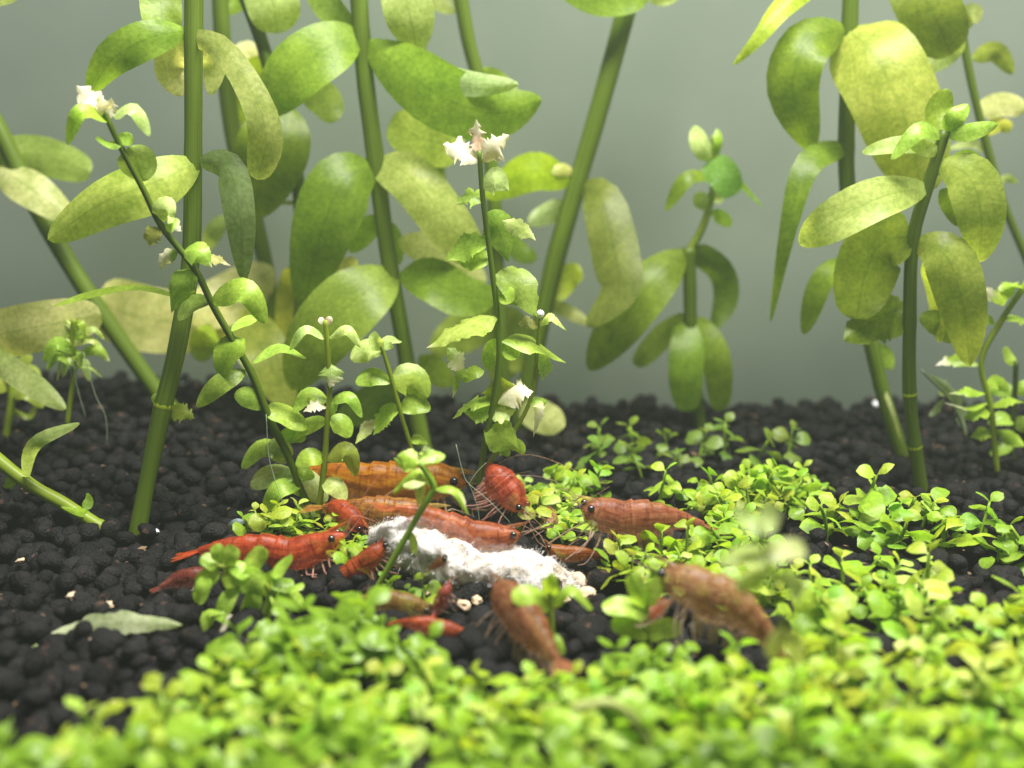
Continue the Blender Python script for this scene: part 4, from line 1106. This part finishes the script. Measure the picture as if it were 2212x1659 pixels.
for k, (px, py, r) in enumerate([(160, 1310, 14), (235, 1325, 11), (205, 1400, 10), (245, 1405, 9), (250, 1530, 9), (45, 1228, 10)]):
    crumb("tan_speck", ("tan speck of old leaf on gravel between the broken stem and the pale leaf strip", "tan speck just above the pale leaf strip", "tan speck directly below the pale leaf strip", "small tan speck touching the pale leaf strip's lower edge", "lone tan speck nearest the front carpet at left", "tan speck highest on the gravel at the left edge")[k], "debris", px, py, r, M_crumb, "tan specks on the gravel", seed=40 + k, lift=3.0)

# ------------------------------------------------------------------ shrimps
def hprof(u):
    pts = [(0, .22), (.08, .32), (.2, .54), (.35, .84), (.46, 1.0), (.58, .98), (.70, 1.0), (.80, .88), (.88, .70), (.94, .52), (1, .16)]
    for (a_, va), (b_, vb) in zip(pts, pts[1:]):
        if u <= b_: 
            k = (u - a_) / (b_ - a_); k = k * k * (3 - 2 * k) * 0.5 + k * 0.5
            return va + (vb - va) * k
    return .22

def shrimp(label, spine, hpx, col, feet=None, Y=None, up=Vector((0, 0, 1)), detail=2, ant=1.0, body_w=0.78, seed=1, fan=True, legs=True):
    rr = random.Random(seed)
    mid = spine[len(spine) // 2]
    if Y is None: Y = ground(mid[0], feet).y
    P = [at(p[0], p[1], Y + (p[2] if len(p) > 2 else 0)) for p in spine]
    n = 82
    ts = [i / (n - 1) for i in range(n)]
    C = crom(P, ts)
    L = sum((C[i + 1] - C[i]).length for i in range(n - 1))
    H = pxcm(hpx, Y) * 0.5
    base = C[n // 2].copy(); base.z = max(gh(base.x, base.y), base.z - H * 2.2)
    root = thing("shrimp", label, "shrimp", base, "shrimps feeding around the white food")
    V, FC, UV = [], [], []
    sides = 16
    frames = []
    for i, c in enumerate(C):
        u = ts[i]
        T = (C[min(i + 1, n - 1)] - C[max(i - 1, 0)]).normalized()
        U = (up - T * up.dot(T)).normalized()
        B = T.cross(U)
        seg = 1.0
        if 0.08 < u < 0.6:
            seg = 1 + (0.12 if detail > 1 and fan else 0.04) * ((1 - u) * 10 % 1.0) ** 1.6 - 0.03
        h_ = H * hprof(u) * seg
        w_ = h_ * body_w * (0.9 if u < 0.6 else 1.0)
        frames.append((c, T, U, B, h_, w_))
        for k in range(sides):
            th = 2 * math.pi * k / sides
            cu, su = math.cos(th), math.sin(th)
            drop = 1.12 if cu < 0 and u < 0.62 else 1.0
            flat = 0.82 if cu < 0 and u >= 0.62 else 1.0
            V.append(c + U * (cu * h_ * drop * flat) + B * (su * w_ * (1 if cu > -0.6 else 0.8)) - base)
            UV.append((u, k / sides))
    for i in range(n - 1):
        for k in range(sides):
            k2 = (k + 1) % sides
            FC.append((i * sides + k, (i + 1) * sides + k, (i + 1) * sides + k2, i * sides + k2))
    FC.append(tuple(range(sides))); FC.append(tuple((n - 1) * sides + k for k in range(sides))[::-1])
    # rostrum grows out of the shell's top front edge
    c, T, U, B, h_, w_ = frames[int(n * 0.90)]
    r0 = c + U * h_ * 0.72 - base
    tip = r0 + T * L * 0.17 + U * L * 0.012
    i0 = len(V)
    RP = crom([r0 - T * L * 0.05, r0 + T * L * 0.06 + U * H * 0.1, tip], [q / 6 for q in range(7)])
    v2_, f2_, u2_ = tube_data(RP, [H * 0.26 * (1 - q / 6.3) for q in range(7)], 6)
    V += v2_; FC += [tuple(a_ + i0 for a_ in f_) for f_ in f2_]; UV += [(0.95, 0.5)] * len(v2_)
    link("body", mesh_from("body", V, FC, UV), M_shrimp, root, col + (1,))
    lc = tuple(min(1, v * 0.75 + 0.20) for v in col) + (1,)
    # eyes on short stalks
    c, T, U, B, h_, w_ = frames[int(n * 0.925)]
    for s in (-1, 1):
        bm = bmesh.new()
        bmesh.ops.create_icosphere(bm, subdivisions=2, radius=max(H * 0.19, 0.03))
        m2 = bpy.data.meshes.new("eye"); bm.to_mesh(m2); bm.free()
        m2.polygons.foreach_set("use_smooth", [True] * len(m2.polygons))
        eo = link("eye", m2, M_eye, root); eo.location = c + U * h_ * 0.45 + B * (s * w_ * 1.06) + T * H * 0.1 - base
    if fan:
        c, T, U, B, h_, w_ = frames[0]
        for s in (-1.0, -0.5, 0, 0.5, 1.0):
            d_ = (-T + B * s * 0.55 - U * 0.12 + U * 0.1 * (1 - abs(s))).normalized()
            q0 = c - base
            CC_ = [q0 + d_ * (L * 0.19 * t) for t in [z / 6 for z in range(7)]]
            sd = d_.cross(U).normalized()
            V, FC, UV = [], [], []
            for z, cc_ in enumerate(CC_):
                t = z / 6; ww = L * 0.032 * (0.35 + math.sin(math.pi * min(t * 0.8 + 0.12, 1)))
                for v in (-1, 0, 1):
                    V.append(cc_ + sd * v * ww + U * (0.15 * ww * (1 - v * v))); UV.append((0.02 + 0.05 * t, 0.25 + 0.1 * v))
            for z in range(6):
                for v in range(2):
                    a_ = z * 3 + v; FC.append((a_, a_ + 1, a_ + 4, a_ + 3))
            link("tail_blade", mesh_from("tail_blade", V, FC, UV), M_limb, root, col + (1,))
    if legs:
        for q in range(5 if detail > 1 else 3):
            u = 0.62 + 0.055 * q if detail > 1 else 0.64 + 0.09 * q
            c, T, U, B, h_, w_ = frames[int(n * u)]
            for s in (-1, 1):
                r0 = c - U * h_ * 0.7 + B * s * w_ * 0.5
                fwd = rr.uniform(-0.35, 0.5) + 0.2 * (q - 2)
                k1 = r0 - U * H * rr.uniform(0.5, 0.8) + B * s * H * rr.uniform(0.3, 0.7) + T * H * fwd * 0.5
                k2 = k1 - U * H * rr.uniform(0.6, 1.0) + T * H * fwd + B * s * H * 0.1
                k3 = k2 - U * H * 0.25 + T * H * rr.uniform(0.1, 0.4)
                for kk in (k1, k2, k3): kk.z = max(kk.z, gh(kk.x, kk.y) + 0.05)
                Q = crom([r0 - base, k1 - base, k2 - base, k3 - base], [z / 9 for z in range(10)])
                V, FC, UV = tube_data(Q, [0.058 * H * (1 - 0.055 * z) for z in range(10)], 5)
                link("leg", mesh_from("leg", V, FC, UV), M_limb, root, lc)
    if detail > 1:
        for q in range(5):
            u = 0.22 + 0.085 * q
            c, T, U, B, h_, w_ = frames[int(n * u)]
            for s in (-1, 1):
                r0 = c - U * h_ * 0.9 + B * s * w_ * 0.5 - base
                k1 = r0 - U * H * 0.42 + T * H * rr.uniform(-.1, .2)
                k2 = k1 - U * H * 0.44 - T * H * rr.uniform(0.05, 0.3) + B * s * H * 0.1
                Q = crom([r0, k1, k2], [z / 6 for z in range(7)])
                V, FC, UV = tube_data(Q, [H * (0.09 + 0.07 * math.sin(math.pi * z / 6)) for z in range(7)], 5)
                link("swimmeret", mesh_from("swimmeret", V, FC, UV), M_limb, root, lc)
    if ant:
        c, T, U, B, h_, w_ = frames[-1]
        for q in range(4 if detail > 1 else 2):
            s = -1 if q % 2 else 1
            ln = L * ant * (0.75 if q < 2 else 0.34) * rr.uniform(0.8, 1.2)
            e1 = c + T * ln * 0.35 + U * ln * rr.uniform(0.0, 0.3) + B * s * ln * 0.14
            e2 = c + T * ln * 0.85 + U * ln * rr.uniform(-0.3, 0.5) + B * s * ln * rr.uniform(0.1, 0.5)
            for kk in (e1, e2): kk.z = max(kk.z, gh(kk.x, kk.y) + 0.05)
            Q = crom([c + U * H * 0.1 * s - base, e1 - base, e2 - base], [z / 11 for z in range(12)])
            V, FC, UV = tube_data(Q, [0.0055 * (1 - 0.06 * z) for z in range(12)], 4)
            link("antenna", mesh_from("antenna", V, FC, UV), M_limb, root, lc)
    return root

RED = (0.44, 0.068, 0.020)
ORG = (0.54, 0.205, 0.012)
BRN = (0.34, 0.120, 0.045)
RBR = (0.36, 0.095, 0.034)
PNK = (0.34, 0.13, 0.07)
shrimp("large orange yellow shrimp facing right behind the others, with its back arched", [(640, 1022, .25), (715, 1026, .1), (800, 1044), (880, 1046), (950, 1042), (1005, 1046, -.1)], 104, ORG, feet=1115, seed=1)
shrimp("striped brown orange shrimp lying in front of the large orange one", [(698, 1096, 0.1), (770, 1100), (830, 1108), (890, 1112), (955, 1112, .1)], 78, (0.343, 0.148, 0.032), feet=1165, seed=2, ant=0.3)
shrimp("red brown shrimp draped along the top of the white food, legs on it", [(852, 1098, -.1), (905, 1112), (960, 1138), (1020, 1160), (1080, 1164), (1124, 1154)], 80, RBR, Y=fy + 0.15, seed=3)
shrimp("small red shrimp hunched under the striped brown one", [(700, 1105, .3), (718, 1100, .1), (740, 1108), (762, 1126, -.1), (782, 1146, -.15)], 62, RED, feet=1165, seed=4, fan=False, ant=0.5)
shrimp("long dark red shrimp stretched to the right over green sprigs at left", [(432, 1190, .1), (490, 1184), (560, 1190), (630, 1200), (690, 1184), (745, 1156, -.05)], 86, RED, feet=1235, seed=5)
shrimp("slim orange red shrimp climbing diagonally towards the white food", [(702, 1268, .1), (735, 1248), (775, 1226), (808, 1200), (832, 1172, .1)], 54, (0.390, 0.068, 0.018), feet=1265, seed=6, ant=0.5)
shrimp("tiny orange shrimp sitting on the white food", [(925, 1230), (942, 1222), (955, 1214), (964, 1206)], 26, (0.328, 0.112, 0.027), Y=fy - 0.45, seed=7, detail=1, ant=0.4)
shrimp("plump bright red shrimp facing the camera beside the orange one", [(1054, 1004, .25), (1070, 1028, .1), (1098, 1064, 0), (1128, 1104, -.12)], 78, (0.421, 0.072, 0.031), feet=1148, seed=8, up=Vector((0.45, -0.1, 0.9)), fan=False, ant=1.2, body_w=0.9)
shrimp("small brownish shrimp head up beside the plump red one", [(1180, 1098, .4), (1182, 1110, .2), (1188, 1128), (1190, 1142, -.2)], 48, PNK, feet=1165, seed=9, detail=1, ant=0.5, fan=False, up=Vector((0.3, -0.2, 0.9)))
shrimp("long brown shrimp facing left on the right hand carpet", [(1518, 1134, .2), (1460, 1122, .1), (1400, 1120), (1340, 1122), (1290, 1110, -.05), (1258, 1100, -.1)], 90, (0.328, 0.112, 0.056), feet=1210, seed=10)
shrimp("small clear orange shrimp facing left, right of the white food", [(1312, 1206, .2), (1272, 1196), (1232, 1196), (1200, 1192), (1178, 1180)], 38, (0.351, 0.112, 0.027), feet=1222, seed=11, detail=1, ant=0.6)
shrimp("soft brown shrimp in front of the white food, tail towards the camera", [(1205, 1425, -.9), (1170, 1382, -.55), (1130, 1335, -.2), (1098, 1298, .1), (1066, 1268, .3)], 108, (0.281, 0.108, 0.050), Y=ground(1120, 1420).y, seed=12, ant=0.5)
shrimp("olive brown shrimp lying low in front of the crossing stem", [(770, 1290, .1), (810, 1298), (850, 1302), (890, 1310), (930, 1322)], 58, (0.234, 0.136, 0.032), feet=1345, seed=13, ant=0.4)
shrimp("thin pink red shrimp leaning up to the white food from below", [(925, 1345, -.2), (940, 1325), (952, 1300), (964, 1276), (972, 1262, .1)], 34, (0.328, 0.072, 0.054), feet=1345, seed=14, detail=1, ant=0.4)
shrimp("orange red shrimp low in the gravel left of the soft brown one", [(850, 1345, .1), (890, 1346), (930, 1352), (975, 1364), (1008, 1372)], 44, (0.390, 0.076, 0.027), feet=1390, seed=15, detail=1, ant=0.4)
shrimp("large out of focus brown shrimp at right with its body arched down", [(1690, 1425, -.2), (1640, 1355, -.1), (1580, 1305), (1520, 1282), (1465, 1258, .1), (1428, 1236, .2)], 112, (0.312, 0.148, 0.072), Y=ground(1520, 1440).y, seed=16, ant=0.7)
shrimp("dark orange shrimp half hidden behind the large out of focus one", [(1450, 1300, .3), (1425, 1312, .2), (1402, 1330), (1388, 1348)], 60, (0.312, 0.064, 0.018), feet=1395, seed=17, detail=1, ant=0.4, fan=False)
shrimp("dull red shrimp on bare gravel at left, half hidden behind the leafy sprig", [(345, 1268, -.1), (380, 1254), (420, 1246), (460, 1240, .1)], 46, (0.203, 0.048, 0.032), feet=1275, seed=18, detail=1, ant=0.3)
molt = Plant("shed_shell", "clear shed shrimp shell with orange end on the gravel above the long red shrimp", [(445, 1160), (470, 1152), (490, 1148)], 8, Y=13.0, cat="shrimp shell", grow=False, col=(0.36, 0.15, 0.06))
molt.leaf([(485, 1165), (505, 1132), (532, 1126)], 22, (0.45, 0.40, 0.42), 0, name="shell_plate")
molt.leaf([(480, 1160), (465, 1142), (442, 1152)], 24, (0.45, 0.2, 0.08), 0, name="shell_plate")
molt.leaf([(480, 1165), (470, 1160), (452, 1172)], 20, (0.45, 0.30, 0.2), 0, name="shell_plate")

# ------------------------------------------------------------------ fine threads
def thread(label, pts, Y, r=0.006):
    P = [at(p[0], p[1], Y + (p[2] if len(p) > 2 else 0)) for p in pts]
    base = P[-1]
    Q = crom([q - base for q in P], [i / 15 for i in range(16)])
    V, FC, UV = tube_data(Q, [r] * 16, 5)
    o = link("algae_thread", mesh_from("algae_thread", V, FC, UV), M_thread)
    o.location = base
    tag(o, label, "thread")
thread("thin pale thread hanging from the leaning slender plant", [(575, 895), (580, 980), (592, 1030), (612, 1090)], 12.6)
thread("faint thread hanging below the fuzzy left plant", [(180, 760), (205, 850), (228, 900), (232, 960)], 14.8)
thread("second faint thread below the fuzzy left plant", [(160, 780), (165, 830), (185, 900)], 14.9)
thread("long dark thread between the orange and the plump red shrimp", [(985, 960), (1000, 1020), (1013, 1045), (1060, 1085), (1120, 1148)], 12.9)
thread("thread running up from the orange shrimp's nose to the central plant", [(1050, 1000), (1030, 1020), (1013, 1045)], 13.0)
thread("fine thread dangling right of the orange shrimp's nose", [(1014, 1046), (1030, 1090), (1036, 1130)], 12.9)

# ------------------------------------------------------------------ carpet sprigs told apart by what stands next to them
LM = [("the white food", food.location), ("the broken stem", t_.root.location), ("the crossing bare green stem", q_.root.location), ("the central ragged plant's foot", o_.root.location),
      ("the ringed right hand stem", i_.root.location), ("the tall blurred yellow sprig", s3.root.location), ("the winged front sprig", s_.root.location), ("the leaning slender plant's foot", l.root.location),
      ("the pale leaf strip", u_.root.location), ("the leafy front sprig", r_.root.location), ("the three leaved soft sprig", s2.root.location), ("the short plant with hanging skirt", g.root.location)]
SHN = {"plump bright red": "the plump bright red shrimp", "long brown shrimp": "the long brown shrimp", "small clear orange": "the small clear orange shrimp", "large out of focus": "the large blurred brown shrimp",
       "soft brown": "the soft brown front shrimp", "slim orange": "the slim orange red shrimp", "long dark red": "the long dark red shrimp", "olive brown": "the olive brown shrimp", "small brownish": "the small head up brownish shrimp"}
for o in list(bpy.data.objects):
    if o.name.startswith("shrimp") and o.get("category"):
        for k_, v_ in SHN.items():
            if o["label"].startswith(k_): LM.append((v_, o.location))
sprigs = [o for o in bpy.data.objects if o.name.startswith("carpet_sprig")]
taken = set()
for nm, loc in LM:
    best = {}
    for o in sprigs:
        dx, dy = o.location.x - loc.x, o.location.y - loc.y
        dd = math.hypot(dx, dy)
        if dd > 2.2 or o.name in taken: continue
        dr = ("left of" if dx < 0 else "right of") if abs(dx) > abs(dy) else ("in front of" if dy < 0 else "behind")
        if dr not in best or dd < best[dr][0]: best[dr] = (dd, o)
    for dr, (dd, o) in best.items():
        taken.add(o.name)
        o["label"] = "carpet sprig standing closest %s %s" % (dr, nm)

for o in bpy.data.objects:
    if o.get("label") and len(o["label"].split()) > 15:
        o["label"] = o["label"].replace("standing ", "").replace("bright yellow green", "lemon green").replace(" of the picture", "")
